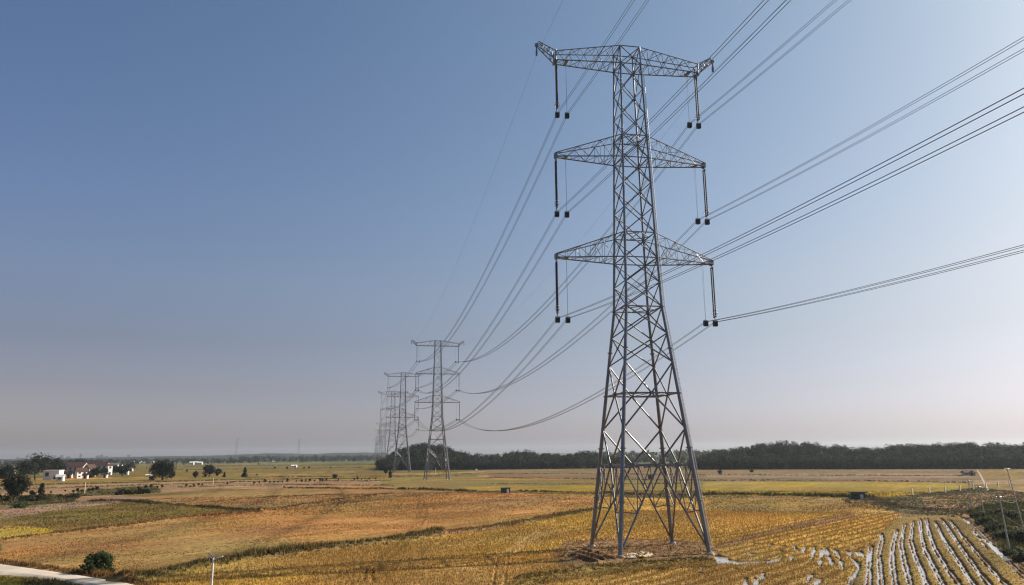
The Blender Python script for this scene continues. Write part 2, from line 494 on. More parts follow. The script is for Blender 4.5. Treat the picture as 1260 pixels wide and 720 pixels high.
# direction of the rows in the golden field and in the brown one
_a, _b = at(880, 694), at(1090, 642)
ROW_G = np.array([_b[0] - _a[0], _b[1] - _a[1]]); ROW_G /= np.linalg.norm(ROW_G)
_a, _b = at(262, 695), at(700, 633)
ROW_B = np.array([_b[0] - _a[0], _b[1] - _a[1]]); ROW_B /= np.linalg.norm(ROW_B)
ROWS_ZONE = G((880, 660), (1040, 630), (1110, 632), (1062, 690), (1045, 800), (700, 800), (740, 707), (885, 692))
WET_ZONE = G((1060, 692), (1083, 658), (1105, 638), (1194, 632), (1238, 662), (1310, 716), (1310, 800), (1020, 800), (1050, 722))
WATER_Z = -0.13


def land(x, y):
    """height and colour of the farmland at ground points x, y"""
    d0 = np.hypot(x, y)
    near = d0 < 330
    z = np.zeros(x.shape, np.float32)
    # parcels of the plain
    an = R(-6)
    wx = x + (fbm(x, y, 120, 3) - .5) * 40; wy = y + (fbm(x, y, 120, 4) - .5) * 40
    u = wx * math.cos(an) + wy * math.sin(an); v = -wx * math.sin(an) + wy * math.cos(an)
    cv = np.floor(v / 46.0); uu = u + _hash(cv, cv * 0, 5) * 300
    cu = np.floor(uu / (130.0 + 60 * _hash(cv, cv * 0, 6)))
    hsh = _hash(cu, cv, 9)
    pal = np.array([OLIVE, TAN, BROWN, GREEN, GOLD2, RUSSET, OLIVE, (0.10, 0.095, 0.034)], np.float32)
    far_pal = np.array([(0.085, 0.085, 0.032), (0.14, 0.115, 0.045), (0.075, 0.085, 0.03), (0.16, 0.12, 0.055), (0.07, 0.075, 0.03), (0.12, 0.11, 0.04), (0.1, 0.1, 0.035), (0.06, 0.07, 0.028)], np.float32)
    idx = np.clip((hsh * 8).astype(int), 0, 7)
    c = np.where((d0 > 560)[:, None], far_pal[idx], pal[idx])
    fv = v / 46.0 - cv
    line = (fv < 0.06)
    c = np.where((line & (d0 > 200))[:, None], np.array(DARK, np.float32), c)
    for col, poly, wander in FIELDS:
        px_ = x + (fbm(x, y, 5 + wander * 4, 21, 3) - .5) * wander * 3
        py_ = y + (fbm(x, y, 5 + wander * 4, 22, 3) - .5) * wander * 3
        c[inside(px_, py_, poly)] = col
    # straw, regrowth and damp patches
    n1 = fbm(x, y, 14, 31, 4); n2 = fbm(x, y, 45, 33, 3); n3 = vnoise(x, y, 0.6, 35); 
    k = (0.72 + 0.56 * n1) * (0.8 + 0.4 * n2) * (0.78 + 0.44 * n3)
    sb = (x * -ROW_B[1] + y * ROW_B[0]); lb = x * ROW_B[0] + y * ROW_B[1]
    streak = fbm(lb / 12, sb / 1.1, 1.0, 41, 3)
    k = k * (0.74 + 0.52 * streak) * (0.84 + 0.32 * fbm(lb / 45, sb / 3.2, 1.0, 43, 2))
    c = c * k[:, None]
    g = (fbm(x, y, 18, 51, 3) - .5)
    dull = np.clip((fbm(x, y, 24, 53, 4) - .50) * 4, 0, .32)[:, None] * (d0 < 400)[:, None]
    c = c * (1 - dull) + dull * (c.mean(1)[:, None] * np.array((0.92, 0.80, 0.44)))
    c = c * (1 + np.stack([-g * .25, g * .18, g * 0], 1))
    rot = np.clip((fbm(lb / 4, sb, 9, 57, 3) - .60) * 6, 0, 1)[:, None] * (d0 < 300)[:, None]
    c = c * (1 - rot * .45) + np.array(RUSSET, np.float32) * rot * .35
    z += (n1 - .5) * 0.10 + (n3 - .5) * 0.07
    nn = np.nonzero(near)[0]
    xn, yn = x[nn], y[nn]
    zn, cn = z[nn], c[nn]
    wob = fbm(xn, yn, 2.2, 61, 3)
    # golden rows
    q = inside(xn, yn, ROWS_ZONE)
    s_ = (xn * -ROW_G[1] + yn * ROW_G[0]) + (fbm(xn, yn, 9, 63) - .5) * 1.2
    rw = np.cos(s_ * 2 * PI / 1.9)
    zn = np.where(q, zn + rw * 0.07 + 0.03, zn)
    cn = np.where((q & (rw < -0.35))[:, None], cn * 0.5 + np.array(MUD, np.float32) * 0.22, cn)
    # wet furrows
    w_ = inside(xn, yn, WET_ZONE)
    zn = np.where(w_, 0.13 + (wob - .5) * 0.12 + (n3[nn] - .5) * .05, zn)
    for i, ln in enumerate(FURROWS):
        d, s = pdist(xn, yn, ln, 2.0)
        d = d + (fbm(xn, yn, 1.4, 71 + i) - .5) * 0.34
        amp = (0.36 if i < 9 else (0.32, 0.28, 0.16)[i - 9]) * (0.72 + 0.55 * vnoise(s, s * 0 + i, 3.5, 73)) * np.clip(s / 1e9 + 1, 0, 1)
        gap = 0.11 + 0.11 * vnoise(s, s * 0 + i * 3, 9, 74)
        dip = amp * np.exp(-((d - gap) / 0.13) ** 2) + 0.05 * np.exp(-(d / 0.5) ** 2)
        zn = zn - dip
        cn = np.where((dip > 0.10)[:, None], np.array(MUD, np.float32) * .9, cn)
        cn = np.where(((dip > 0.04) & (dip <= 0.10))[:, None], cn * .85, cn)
    for ln, hw, dep in POOLS:
        hw = hw * .86
        d, s = pdist(xn, yn, ln, hw * 4 + 1.5)
        d = d + (fbm(xn, yn, 0.9, 81) - .5) * hw * 1.7 + (vnoise(xn, yn, 2.6, 82) - .5) * hw * 1.2
        dip = dep * np.exp(-(d / hw) ** 2 * 0.7)
        zn = zn - dip
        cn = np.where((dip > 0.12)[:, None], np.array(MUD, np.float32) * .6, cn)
    for ln, hw, dep in RUTS:
        dep = dep * .6
        d, s = pdist(xn, yn, ln, hw * 4)
        brk = 0.35 + 1.0 * (vnoise(s, s * 0, 0.9, 83) > 0.4)
        dip = dep * np.exp(-(d / hw) ** 2) * brk
        rim = dep * 0.35 * np.exp(-((d - hw * 2) / (hw * .8)) ** 2)
        zn = zn - np.where(np.isfinite(d), dip - rim, 0)
        cn = np.where((dip > 0.10)[:, None], np.array(MUD, np.float32) * .6, cn)
    for ln in TRACKS:
        d, s = pdist(xn, yn, ln, 2.0)
        t = np.exp(-(d / 0.35) ** 2)[:, None] * (0.5 + 0.5 * wob[:, None])
        cn = cn * (1 - t) + np.array(PALE, np.float32) * t
        zn = zn - t[:, 0] * 0.05
    z[nn], c[nn] = zn, cn
    for ln, hw, hh, col, *_r in BANKS:
        d, s = pdist(x, y, ln, hw * 3 + 2)
        d = d + (vnoise(x, y, 3.0, 91) - .5) * hw * 0.8
        t = np.exp(-(d / hw) ** 2)
        z = z + hh * t * (0.7 + 0.6 * vnoise(x, y, 2.0, 92))
        t = np.clip(t * 1.4 - .2, 0, 1)[:, None]
        c = c * (1 - t) + np.array(col, np.float32) * t * (0.7 + 0.6 * n3[:, None])
    # bare worked mud under the pylon
    pad = inside(x, y, FIELDS[22][1])
    z = np.where(pad, z + (fbm(x, y, 1.3, 95) - .5) * 0.25 + .06, z)
    return z, np.clip(c, 0.005, 0.8)


NC = 1700
inv = np.concatenate([np.linspace(1 / 24, 1 / 60, 60, endpoint=False), np.linspace(1 / 60, 1 / 6900, 640)])
dist = 1 / inv
az = np.linspace(R(-46), R(46), NC)
DD, AA = np.meshgrid(dist, az, indexing='ij')
gx = (DD * np.sin(AA)).ravel(); gy = (DD * np.cos(AA)).ravel()
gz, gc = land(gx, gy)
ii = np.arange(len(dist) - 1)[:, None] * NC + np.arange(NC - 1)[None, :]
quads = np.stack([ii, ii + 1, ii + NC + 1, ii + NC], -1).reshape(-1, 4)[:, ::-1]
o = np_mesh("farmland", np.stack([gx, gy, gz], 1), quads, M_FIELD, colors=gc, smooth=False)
tag(o, "patchwork of harvested golden and brown rice fields reaching the horizon", "farmland", kind="structure")
del DD, AA, gx, gy, ii, quads

# plain beyond the modelled fields on every side
nR = 96
vs = [(0, 0, -0.9)] + [(6990 * math.cos(2 * PI * k / nR), 6990 * math.sin(2 * PI * k / nR), -0.9) for k in range(nR)]
o = np_mesh("ground", np.array(vs), np.array([(0, k + 1, (k + 1) % nR + 1) for k in range(nR)]), M_HILL)
tag(o, "flat plain under the fields", "ground", kind="structure")

wp = G((830, 735), (830, 690), (880, 664), (1000, 626), (1090, 626), (1186, 634), (1222, 660), (1262, 694), (1300, 735))
wp = [(x, y, WATER_Z) for x, y in wp] + [(at(1300, 800)[0], at(1300, 800)[1], WATER_Z), (at(830, 800)[0], at(830, 800)[1], WATER_Z)]
b = MB(); b.add(wp, [tuple(range(len(wp)))])
tag(b.build("water", M_WATER), "shallow water standing in the paddy furrows", "water", kind="structure")

# ------------------------------------------------------------------ roads
def ribbon(name, left, right, z, mat, label):
    n = 40
    def res(l):
        l = np.array(l); s = np.r_[0, np.cumsum(np.hypot(*np.diff(l, axis=0).T))]
        t = np.linspace(0, s[-1], n); return np.c_[np.interp(t, s, l[:, 0]), np.interp(t, s, l[:, 1])]
    A, B = res(left), res(right)
    m_ = 9
    V = []
    for k in range(m_):
        t = k / (m_ - 1)
        P = A * (1 - t) + B * t
        zz = z + 0.03 * math.sin(PI * t) + np.zeros(n)
        if k in (0, m_ - 1):
            zz = zz - 0.28
        V.append(np.c_[P, zz])
    V = np.concatenate(V)
    Fq = [(k * n + i, k * n + i + 1, (k + 1) * n + i + 1, (k + 1) * n + i) for k in range(m_ - 1) for i in range(n - 1)]
    o = np_mesh(name, V, np.array(Fq), mat)
    return tag(o, label, "road", kind="structure")


ribbon("dirt_road", G((-120, 688), (0, 694.5), (48, 702), (100, 709.5), (165, 720), (235, 740)), G((-120, 700), (0, 708), (30, 709.5), (60, 713), (115, 722), (170, 745)), 0.16, M_ROAD,
       "pale farm road crossing the lower corner of the fields")
ribbon("country_road", G((1201, 578), (1204.5, 584), (1210, 597), (1213, 603)), G((1203, 578), (1207.5, 584), (1214, 597), (1218, 603)), 0.04, M_TRACK,
       "pale country road running away to the wooded hills")

# ------------------------------------------------------------------ stubble and grass (uncountable cover)
def blades(x, y, z, h, w, col, per=3, lean=0.35):
    n = len(x)
    X = np.repeat(x, per); Y = np.repeat(y, per); Z = np.repeat(z, per)
    H = np.repeat(h, per) * rng.uniform(.6, 1.2, n * per); Wd = np.repeat(w, per)
    a = rng.uniform(0, 2 * PI, n * per)
    la = rng.uniform(0, 2 * PI, n * per); ll = rng.uniform(0, lean, n * per) * H
    ox = rng.normal(0, 1, n * per) * Wd * .6; oy = rng.normal(0, 1, n * per) * Wd * .6
    bx, by = X + ox, Y + oy
    v0 = np.stack([bx - np.cos(a) * Wd / 2, by - np.sin(a) * Wd / 2, Z - .03], 1)
    v1 = np.stack([bx + np.cos(a) * Wd / 2, by + np.sin(a) * Wd / 2, Z - .03], 1)
    v2 = np.stack([bx + np.cos(la) * ll, by + np.sin(la) * ll, Z + H], 1)
    V = np.stack([v0, v1, v2], 1).reshape(-1, 3)
    C = np.repeat(np.repeat(col, per, 0) * rng.uniform(.75, 1.25, (n * per, 1)), 3, 0)
    return V, C


def tri_obj(name, parts, mat, label, cat):
    V = np.concatenate([p[0] for p in parts]); C = np.concatenate([p[1] for p in parts])
    Fq = np.arange(len(V)).reshape(-1, 3)
    o = np_mesh(name, V, Fq, mat, colors=C)
    return tag(o, label, cat, kind="stuff")


def scatter_rows(direction, spacing, step, dmin, dmax, amax=38):
    """points along rows of the given direction inside the visible wedge"""
    s = np.arange(-220, 220, spacing); l = np.arange(-220, 260, step)
    SS, LL = np.meshgrid(s, l)
    SS = SS + rng.normal(0, spacing * .16, SS.shape); LL = LL + rng.uniform(-step / 2, step / 2, LL.shape)
    x = (SS * -direction[1] + LL * direction[0]).ravel(); y = (SS * direction[0] + LL * direction[1]).ravel()
    d = np.hypot(x, y); a = np.degrees(np.arctan2(x, y))
    k = (d > dmin) & (d < dmax) & (np.abs(a) < amax)
    return x[k], y[k]


stub = []
for (dirn, sp, st, d1, d2, hh, ww) in ((ROW_G, 0.32, 0.30, 58, 105, .24, .085), (ROW_G, 0.48, 0.42, 105, 165, .27, .13)):
    for fi, name in ((18, 'gold'), (17, 'brown')):
        x, y = scatter_rows(dirn if fi == 18 else ROW_B, sp, st, d1, d2)
        q = inside(x, y, FIELDS[fi][1])
        for bad in (FIELDS[22][1], FIELDS[23][1], FIELDS[25][1]):
            q &= ~inside(x, y, bad)
        keep = rng.uniform(0, 1, len(x)) < (np.clip(0.35 + 0.9 * fbm(x, y, 6, 101), 0, 1) if fi == 18 else np.clip((fbm(x, y, 11, 103, 3) - .38) * 3.2, .06, .75))
        x, y = x[q & keep], y[q & keep]
        if not len(x): continue
        z, c = land(x, y)
        ok = ((z > WATER_Z + 0.03) | ((z > WATER_Z - .14) & (rng.uniform(0, 1, len(z)) < .33))) & (z < 0.4)
        ok &= ~((c.sum(1) < 0.16))
        x, y, z, c = x[ok], y[ok], z[ok], c[ok]
        col = c * 0.55 + np.array((0.38, 0.230, 0.058) if fi == 18 else (0.30, 0.178, 0.062)) * 0.5
        col *= rng.uniform(.7, 1.2, (len(x), 1))
        stub.append(blades(x, y, z, np.full(len(x), hh * (1 if fi == 18 else .55)), np.full(len(x), ww), col))
# thinner stubble on the remaining near fields
x, y = scatter_rows(ROW_B, 0.75, 0.6, 100, 250)
keep = rng.uniform(0, 1, len(x)) < np.clip(1.6 * fbm(x, y, 7, 131) - .2, 0, 1)
for fi in (18, 17, 22, 23, 24, 25, 26): keep &= ~(inside(x, y, FIELDS[fi][1]) & (np.hypot(x, y) < (165 if fi in (17, 18) else 900)))
x, y = x[keep], y[keep]
z, c = land(x, y)
stub.append(blades(x, y, z, np.full(len(x), .22), np.hypot(x, y) / 1000, np.clip(c * rng.uniform(.6, 1.7, (len(x), 1)), .01, .5)))
# green regrowth in the wet field
x, y = scatter_rows(ROW_G, 0.5, 0.45, 60, 150)
q = inside(x, y, WET_ZONE); x, y = x[q], y[q]
z, c = land(x, y); ok = (z > WATER_Z + 0.08) | ((z > WATER_Z - .08) & (rng.uniform(0, 1, len(z)) < .3))
x, y, z = x[ok], y[ok], z[ok]
col = np.array((0.15, 0.115, 0.036)) * rng.uniform(.6, 1.3, (len(x), 1))
stub.append(blades(x, y, z, np.full(len(x), .10), np.full(len(x), .09), col))
tri_obj("rice_stubble", stub, M_STUB, "cut rice stubble and straw standing in rows over the fields", "stubble")

grass = []
for ln, hw, hh, colr, gh, gcol, per in BANKS:
    ln = np.array(ln)
    seg = np.hypot(*np.diff(ln, axis=0).T); cs = np.r_[0, np.cumsum(seg)]
    n = int(cs[-1] * per)
    t = rng.uniform(0, cs[-1], n)
    x = np.interp(t, cs, ln[:, 0]); y = np.interp(t, cs, ln[:, 1])
    x = x + rng.normal(0, hw * .6, n); y = y + rng.normal(0, hw * .6, n)
    z, c = land(x, y)
    d = np.hypot(x, y)
    w = np.clip(d / 900, .10, .8)
    dens = fbm(x, y, 7, 111, 3)
    h = gh * np.clip(dens * 2.2 - .25, .15, 1.5)
    col = np.array(gcol) * rng.uniform(.6, 1.4, (n, 1)) * (1 + (fbm(x, y, 10, 113)[:, None] - .5) * np.array([.9, .5, .2]))
    grass.append(blades(x, y, z, h, w, col, 4, .5))
# weeds on the ditch side, round the pylon pad and by the road
for poly, n, gh, gcol in ((FIELDS[26][1], 5000, .6, (0.065, 0.070, 0.028)), (FIELDS[24][1], 1100, .26, (0.17, 0.12, 0.038)), (FIELDS[28][1], 1800, .28, (0.075, 0.068, 0.028)),
                          (FIELDS[11][1], 3500, .22, (0.105, 0.092, 0.052)), (FIELDS[4][1], 900, .5, (0.075, 0.07, 0.03)), (FIELDS[5][1], 700, .35, (0.09, 0.08, 0.034)),
                          (FIELDS[29][1], 1500, .3, (0.15, 0.135, 0.03)), (FIELDS[22][1], 1500, .16, (0.22, 0.13, 0.055))):
    P = np.array(poly); lo, hi = P.min(0), P.max(0)
    x = rng.uniform(lo[0], hi[0], n * 3); y = rng.uniform(lo[1], hi[1], n * 3)
    q = inside(x, y, poly); x, y = x[q][:n], y[q][:n]
    z, c = land(x, y); d = np.hypot(x, y)
    col = np.array(gcol) * rng.uniform(.55, 1.4, (len(x), 1))
    grass.append(blades(x, y, z, gh * np.clip(fbm(x, y, 5, 117) * 2 - .2, .2, 1.4), np.clip(d / 700, .10, .6), col, 4, .6))
tri_obj("bank_grass", grass, M_STUB, "rough grass and weeds growing along the earth banks", "grass")
del stub, grass

# ------------------------------------------------------------------ foliage
def leaf_quads(P, size, col, out=None):
    """small leaf faces at points P; out = direction each leaf roughly faces"""
    n = len(P)
    nr = rng.normal(size=(n, 3))
    nr /= np.linalg.norm(nr, axis=1)[:, None]
    if out is not None: nr = nr * .55 + out
    nr /= np.linalg.norm(nr, axis=1)[:, None] + 1e-9
    a = rng.normal(size=(n, 3)); a -= nr * (a * nr).sum(1)[:, None]; a /= np.linalg.norm(a, axis=1)[:, None]
    b_ = np.cross(nr, a)
    s = (size * rng.uniform(.6, 1.3, n))[:, None]
    V = np.stack([P - a * s * .5, P + b_ * s * .36, P + a * s * .5, P - b_ * s * .36], 1).reshape(-1, 3)
    return V, np.repeat(col, 4, 0)


def crown_points(h, w, base, n, shape, nclump, r_):
    """points on leaf clumps filling an uneven crown"""
    k = nclump
    if shape == 'dome':
        u = r_.normal(size=(k, 3)); u /= np.linalg.norm(u, axis=1)[:, None]
        u *= r_.uniform(.35, 1.0, (k, 1)) ** .6
        c = u * np.array([w / 2 * .80, w / 2 * .80, (h - base) / 2 * .82]) + np.array([0, 0, base + (h - base) * .5])
        rad = w * r_.uniform(.13, .24, k)
    elif shape == 'cone':
        t = r_.uniform(0, 1, k) ** 1.3
        a = r_.uniform(0, 2 * PI, k); q = (1 - t) * w / 2 * .8 * r_.uniform(.3, 1, k)
        c = np.stack([np.cos(a) * q, np.sin(a) * q, base + t * (h - base) * .93], 1)
        rad = w * (.24 - .14 * t)
    else:                     # bush: many upright stems
        a = r_.uniform(0, 2 * PI, k); q = w / 2 * r_.uniform(0, .9, k) ** .6
        zt = r_.uniform(.06, .95, k) * (1 - .45 * (q / (w / 2)) ** 2)
        c = np.stack([np.cos(a) * q, np.sin(a) * q, h * zt], 1)
        rad = w * r_.uniform(.05, .11, k)
    i = r_.integers(0, k, n)
    d = r_.normal(size=(n, 3)); d /= np.linalg.norm(d, axis=1)[:, None]
    out = np.where(r_.uniform(0, 1, n) < .14, r_.uniform(1.1, 1.9, n), r_.uniform(.45, 1.05, n))
    P = c[i] + d * (rad[i] * out)[:, None] * np.array([1, 1, .85])
    return P, i, c, d


def plant(name, loc, h, w, shape, nleaf, leaf, col, label, cat, group=None, nclump=26, base=None, seed=0):
    r_ = np.random.default_rng(seed + 100)
    e = empty(name, (loc[0], loc[1], loc[2] if len(loc) > 2 else 0.0), r_.uniform(0, 6), label, cat, group)
    base = {'dome': .18, 'cone': .06, 'bush': .0}[shape] * h if base is None else base
    P, i, c, dr = crown_points(h, w, base, nleaf, shape, nclump, r_)
    P[:, 2] = np.maximum(P[:, 2], 0.03)
    tint = r_.uniform(.55, 1.5, nclump)[i][:, None] * r_.uniform(.8, 1.2, (nleaf, 1))
    V, C = leaf_quads(P, np.full(nleaf, leaf), np.array(col) * tint, dr)
    np_mesh("crown" if shape != 'bush' else "foliage", V, np.arange(len(V)).reshape(-1, 4), M_LEAF, e, colors=C)
    b = MB()
    tr = max(.05, w * .035)
    if shape == 'bush':
        for k in range(7):
            q = c[k % len(c)]
            b.tube([(q[0] * .12, q[1] * .12, -.1), (q[0] * .5, q[1] * .5, q[2] * .6), tuple(q)], [tr * .5, tr * .4, tr * .15], 5)
        b.build("stem", M_BARK, e)
    else:
        top = h * (.72 if shape == 'dome' else .93)
        b.tube([(0, 0, -.2), (tr * .5, 0, h * .18), (0, tr * .6, h * .45), (tr * .3, 0, top)], [tr * 1.25, tr, tr * .7, tr * .2], 7)
        for k in range(7 if shape == 'dome' else 4):
            q = c[(k * 3) % len(c)]
            z0 = min(h * r_.uniform(.18, .4), q[2] * .8)
            b.tube([(0, 0, z0), (q[0] * .5, q[1] * .5, (z0 + q[2]) / 2 + h * .02), tuple(q)], [tr * .55, tr * .35, tr * .12], 5)
        b.build("trunk", M_BARK, e)
    return e


def wood(name, trees, leaf, nl, mat, label, col, cat="wood"):
    """many crowns read as one mass; trees = array x,y,z,h,w"""
    Vs, Cs = [], []
    for x, y, z, h, w in trees:
        nn = nl
        k = 9
        u = rng.normal(size=(k, 3)); u /= np.linalg.norm(u, axis=1)[:, None]
        c = u * np.array([w * .34, w * .34, h * .27]) + np.array([0, 0, h * .62])
        i = rng.integers(0, k, nn)
        d = rng.normal(size=(nn, 3)); d /= np.linalg.norm(d, axis=1)[:, None]
        P = c[i] + d * (w * .22 * rng.uniform(.6, 1.05, nn))[:, None]
        low = rng.uniform(0, 1, nn) < .16
        P[low, 2] = rng.uniform(.3, h * .4, low.sum()); P[low, :2] *= .9
        tint = rng.uniform(.45, 2.0) * rng.uniform(.7, 1.35, k)[i][:, None]
        hue = 1 + rng.uniform(-.22, .22) * np.array([1, .1, -.3])
        V, C = leaf_quads(P + np.array([x, y, z]), np.full(nn, leaf), np.array(col) * tint * hue, d)
        Vs.append(V); Cs.append(C)
    V = np.concatenate(Vs); C = np.concatenate(Cs)
    o = np_mesh(name, V, np.arange(len(V)).reshape(-1, 4), mat, colors=C)
    return tag(o, label, cat, kind="stuff")


def hill_wood(sky_px, base_y, tree_h, depth, n, leaf, nl, hill_label, wood_label, col):
    """a low hill whose skyline (photo positions) includes its trees"""
    xs = np.array([p[0] for p in sky_px], float); ys = np.array([p[1] for p in sky_px], float)
    by = np.array([p[1] for p in base_y], float); bxs = np.array([p[0] for p in base_y], float)
    def frame(px):
        b_ = at(px, np.interp(px, bxs, by))
        d = math.hypot(*b_)
        ux, uy = b_[0] / d, b_[1] / d
        rd = d + depth * .62
        top = ray_at(px, np.interp(px, xs, ys), rd)[2]
        top += 2.6 * (vnoise(np.array([float(px)]), np.array([base_y[0][0] * 1.0]), 17.0, 77)[0] - .5)
        return b_, d, (ux, uy), max(0.0, top - tree_h * 1.0)
    NX, NT = 90, 24
    V = []
    pxs = np.linspace(xs[0], xs[-1], NX)
    fr = [frame(p) for p in pxs]
    def prof(t):
        return math.sin(min(1, t / .62) * PI / 2) ** 1.2 if t < .62 else math.cos((t - .62) / .38 * PI / 2 * .98)
    for j in range(NT):
        t = j / (NT - 1)
        for (b_, d, uv, hh) in fr:
            edge = 1
            V.append((b_[0] + uv[0] * depth * t, b_[1] + uv[1] * depth * t, -.5 + (hh + .5) * prof(t)))
    Fq = [(j * NX + i, j * NX + i + 1, (j + 1) * NX + i + 1, (j + 1) * NX + i) for j in range(NT - 1) for i in range(NX - 1)]
    o = np_mesh("hill", np.array(V), np.array(Fq), M_HILL, smooth=True)
    tag(o, hill_label, "hill", kind="structure")
    T = []
    for k in range(n):
        p = rng.uniform(xs[0], xs[-1])
        t = rng.uniform(0, .78) ** 1.15 if k > n * .16 else rng.uniform(0, .05)
        b_, d, uv, hh = frame(p)
        h = tree_h * rng.choice([.62, .75, .85, .95, 1.08])
        T.append((b_[0] + uv[0] * depth * t, b_[1] + uv[1] * depth * t, -.5 + (hh + .5) * prof(t) - .4, h, h * rng.uniform(.75, 1.25)))
    wood("woodland", T, leaf, nl, M_LEAF, wood_label, col)


WCOL = (0.0135, 0.0195, 0.012)
hill_wood([(464, 577), (472, 572), (478, 558), (494, 549.5), (508, 545), (524, 543.5), (542, 545.5), (554, 550), (566, 554), (580, 556.5), (600, 559.5), (620, 557), (643, 551.5), (665, 556), (690, 558.5), (705, 555.5), (720, 554), (735, 557), (755, 563), (775, 571)],
          [(464, 579), (600, 578), (775, 576)], 8.5, 150, 800, .85, 260, "low hill under the dark wood behind the second pylon", "dark wood covering the low hill behind the second pylon", WCOL)
hill_wood([(850, 566), (866, 559), (885, 554), (912, 548), (960, 543.5), (985, 543), (1010, 546.5), (1060, 549), (1110, 549), (1150, 545), (1190, 542), (1260, 545), (1330, 545)],
          [(850, 578), (1000, 577.5), (1260, 577), (1330, 577)], 8.0, 140, 1250, .80, 260, "long low hill under the broad wood beyond the flooded field", "broad dark wood covering the long hill beyond the flooded field", WCOL)
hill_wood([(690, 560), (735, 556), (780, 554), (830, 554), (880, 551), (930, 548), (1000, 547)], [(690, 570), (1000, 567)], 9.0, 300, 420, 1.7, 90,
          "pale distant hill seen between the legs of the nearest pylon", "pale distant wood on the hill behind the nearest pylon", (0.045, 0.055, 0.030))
# tree belt at the foot of the distant hill
T = []
for px in np.linspace(730, 870, 46):
    d_ = at(px, rng.uniform(574.5, 577)); h = rng.uniform(3.5, 6.5)
    T.append((d_[0] + rng.normal(0, 4), d_[1], -.3, h, h * .8))
wood("tree_belt", T, .9, 150, M_LEAF, "dark tree belt at the foot of the distant hill", WCOL, "tree belt")

# far hazy ridges
def ridge(pts, dist_, depth, label, col):
    NX, NT = 120, 10
    xs = np.array([p[0] for p in pts]); ys = np.array([p[1] for p in pts])
    V = []
    for j in range(NT):
        t = j / (NT - 1)
        for p in np.linspace(xs[0], xs[-1], NX):
            q = ray_at(p, np.interp(p, xs, ys), dist_)
            hh = max(q[2], 2) * (1 + .10 * (vnoise(np.array([p * 1.0]), np.array([3.0]), 6.0, 5)[0] - .5))
            k = 1 + depth * (t - .5) / dist_
            V.append((q[0] * k, q[1] * k, -.5 + hh * math.sin(PI * t) ** .8))
    Fq = [(j * NX + i, j * NX + i + 1, (j + 1) * NX + i + 1, (j + 1) * NX + i) for j in range(NT - 1) for i in range(NX - 1)]
    o = np_mesh("hills", np.array(V), np.array(Fq), M_HILL, smooth=True)
    tag(o, label, "hills", kind="structure")


ridge([(-60, 566), (120, 563), (180, 561.5), (250, 560.6), (300, 559), (330, 557.6), (350, 557.6), (380, 558.4), (410, 557.2), (440, 556.6), (470, 557), (520, 559)], 2700, 500, "hazy blue ridge on the far horizon", WCOL)
ridge([(240, 564), (300, 561.5), (340, 562), (400, 562), (440, 561), (480, 561)], 2100, 400, "nearer low ridge fading into haze", WCOL)
ridge([(560, 560), (640, 558), (720, 557), (850, 556), (1300, 550)], 4800, 700, "pale far ridge behind the woods", WCOL)
# far tree belts over the plain
T = []
for (x0, x1, y, n) in ((0, 460, 567.5, 260), (150, 470, 570, 60), (290, 350, 567, 40), (395, 425, 567.5, 26), (425, 468, 568.5, 40), (275, 310, 568.5, 30), (0, 160, 571, 50), (296, 470, 569.3, 210), (0, 300, 570.5, 130), (60, 300, 568.5, 160)):
    for k in range(n):
        px = rng.uniform(x0, x1); q = at(px, y + rng.normal(0, .5) - (px - 230) * .0105)
        h = rng.uniform(6, 11) * (1.3 if n < 45 or n == 210 else 1)
        T.append((q[0], q[1], -.3, h, h * rng.uniform(.8, 1.7)))
wood("treeline", T, 2.0, 60, M_LEAF, "far dark tree belts scattered over the hazy plain", WCOL, "treeline")

# individual trees
def tree_px(px, py, wpx, hpx, name, shape, label, cat, group=None, col=WCOL, **kw):
    q = at(px, py)
    d = math.hypot(*q)
    k = d / 965.0
    n = kw.pop('n', 900)
    leaf = kw.pop('leaf', max(.14, k * 1.5))
    return plant(name, (*q, -.05), hpx * k, wpx * k, shape, n, leaf, col, label, cat, group, **kw)


tree_px(17, 617, 27, 28, "broadleaf_tree", 'dome', "round dark broadleaf tree standing alone at the field corner", "tree", seed=1, n=4200, leaf=.45, nclump=44, base=1.2)
tree_px(50, 616, 14, 18, "conical_tree", 'cone', "dark conical tree among shrubs at the field corner", "tree", seed=2, n=900, leaf=.45)
tree_px(40, 617, 17, 11, "shrub", 'bush', "low dark shrub between the round tree and conical tree", "shrub", seed=3, n=900, leaf=.4)
tree_px(28, 618, 12, 7, "shrub", 'bush', "small dark shrub at the foot of the round tree", "shrub", seed=4, n=500, leaf=.4)
tree_px(4, 617, 12, 8, "shrub", 'bush', "small brownish shrub beside the round tree at the frame edge", "shrub", seed=5, n=500, leaf=.4, col=(0.06, 0.05, 0.025))
tree_px(84, 613, 22, 5, "shrub", 'bush', "long low green shrub on the weedy bank", "shrub", seed=6, n=600, leaf=.4)
tree_px(25, 625, 22, 7, "shrub", 'bush', "bright green low shrub in front of the round tree", "shrub", seed=7, n=600, leaf=.35, col=(0.05, 0.07, 0.028))
tree_px(119.5, 706, 32, 25, "roadside_bush", 'bush', "leafy green multi-stemmed bush on the verge of the farm road", "bush", seed=8, n=5200, leaf=.20, nclump=130, col=(0.036, 0.055, 0.020))
tree_px(200, 591, 28, 25, "broadleaf_tree", 'dome', "large dark dome-shaped tree standing in the plain past the village", "tree", seed=9, n=4200, leaf=.7, base=.4, nclump=44)
tree_px(188, 591, 8, 8, "shrub", 'bush', "small shrub under the large dome-shaped tree", "shrub", seed=10, n=300)
tree_px(211, 590, 8, 8, "small_tree", 'dome', "small dark tree just past the large dome-shaped tree", "tree", seed=11, n=400)
tree_px(240, 589, 7, 8.5, "small_tree", 'dome', "small lone tree midway between the two dome-shaped trees", "tree", seed=12, n=400)
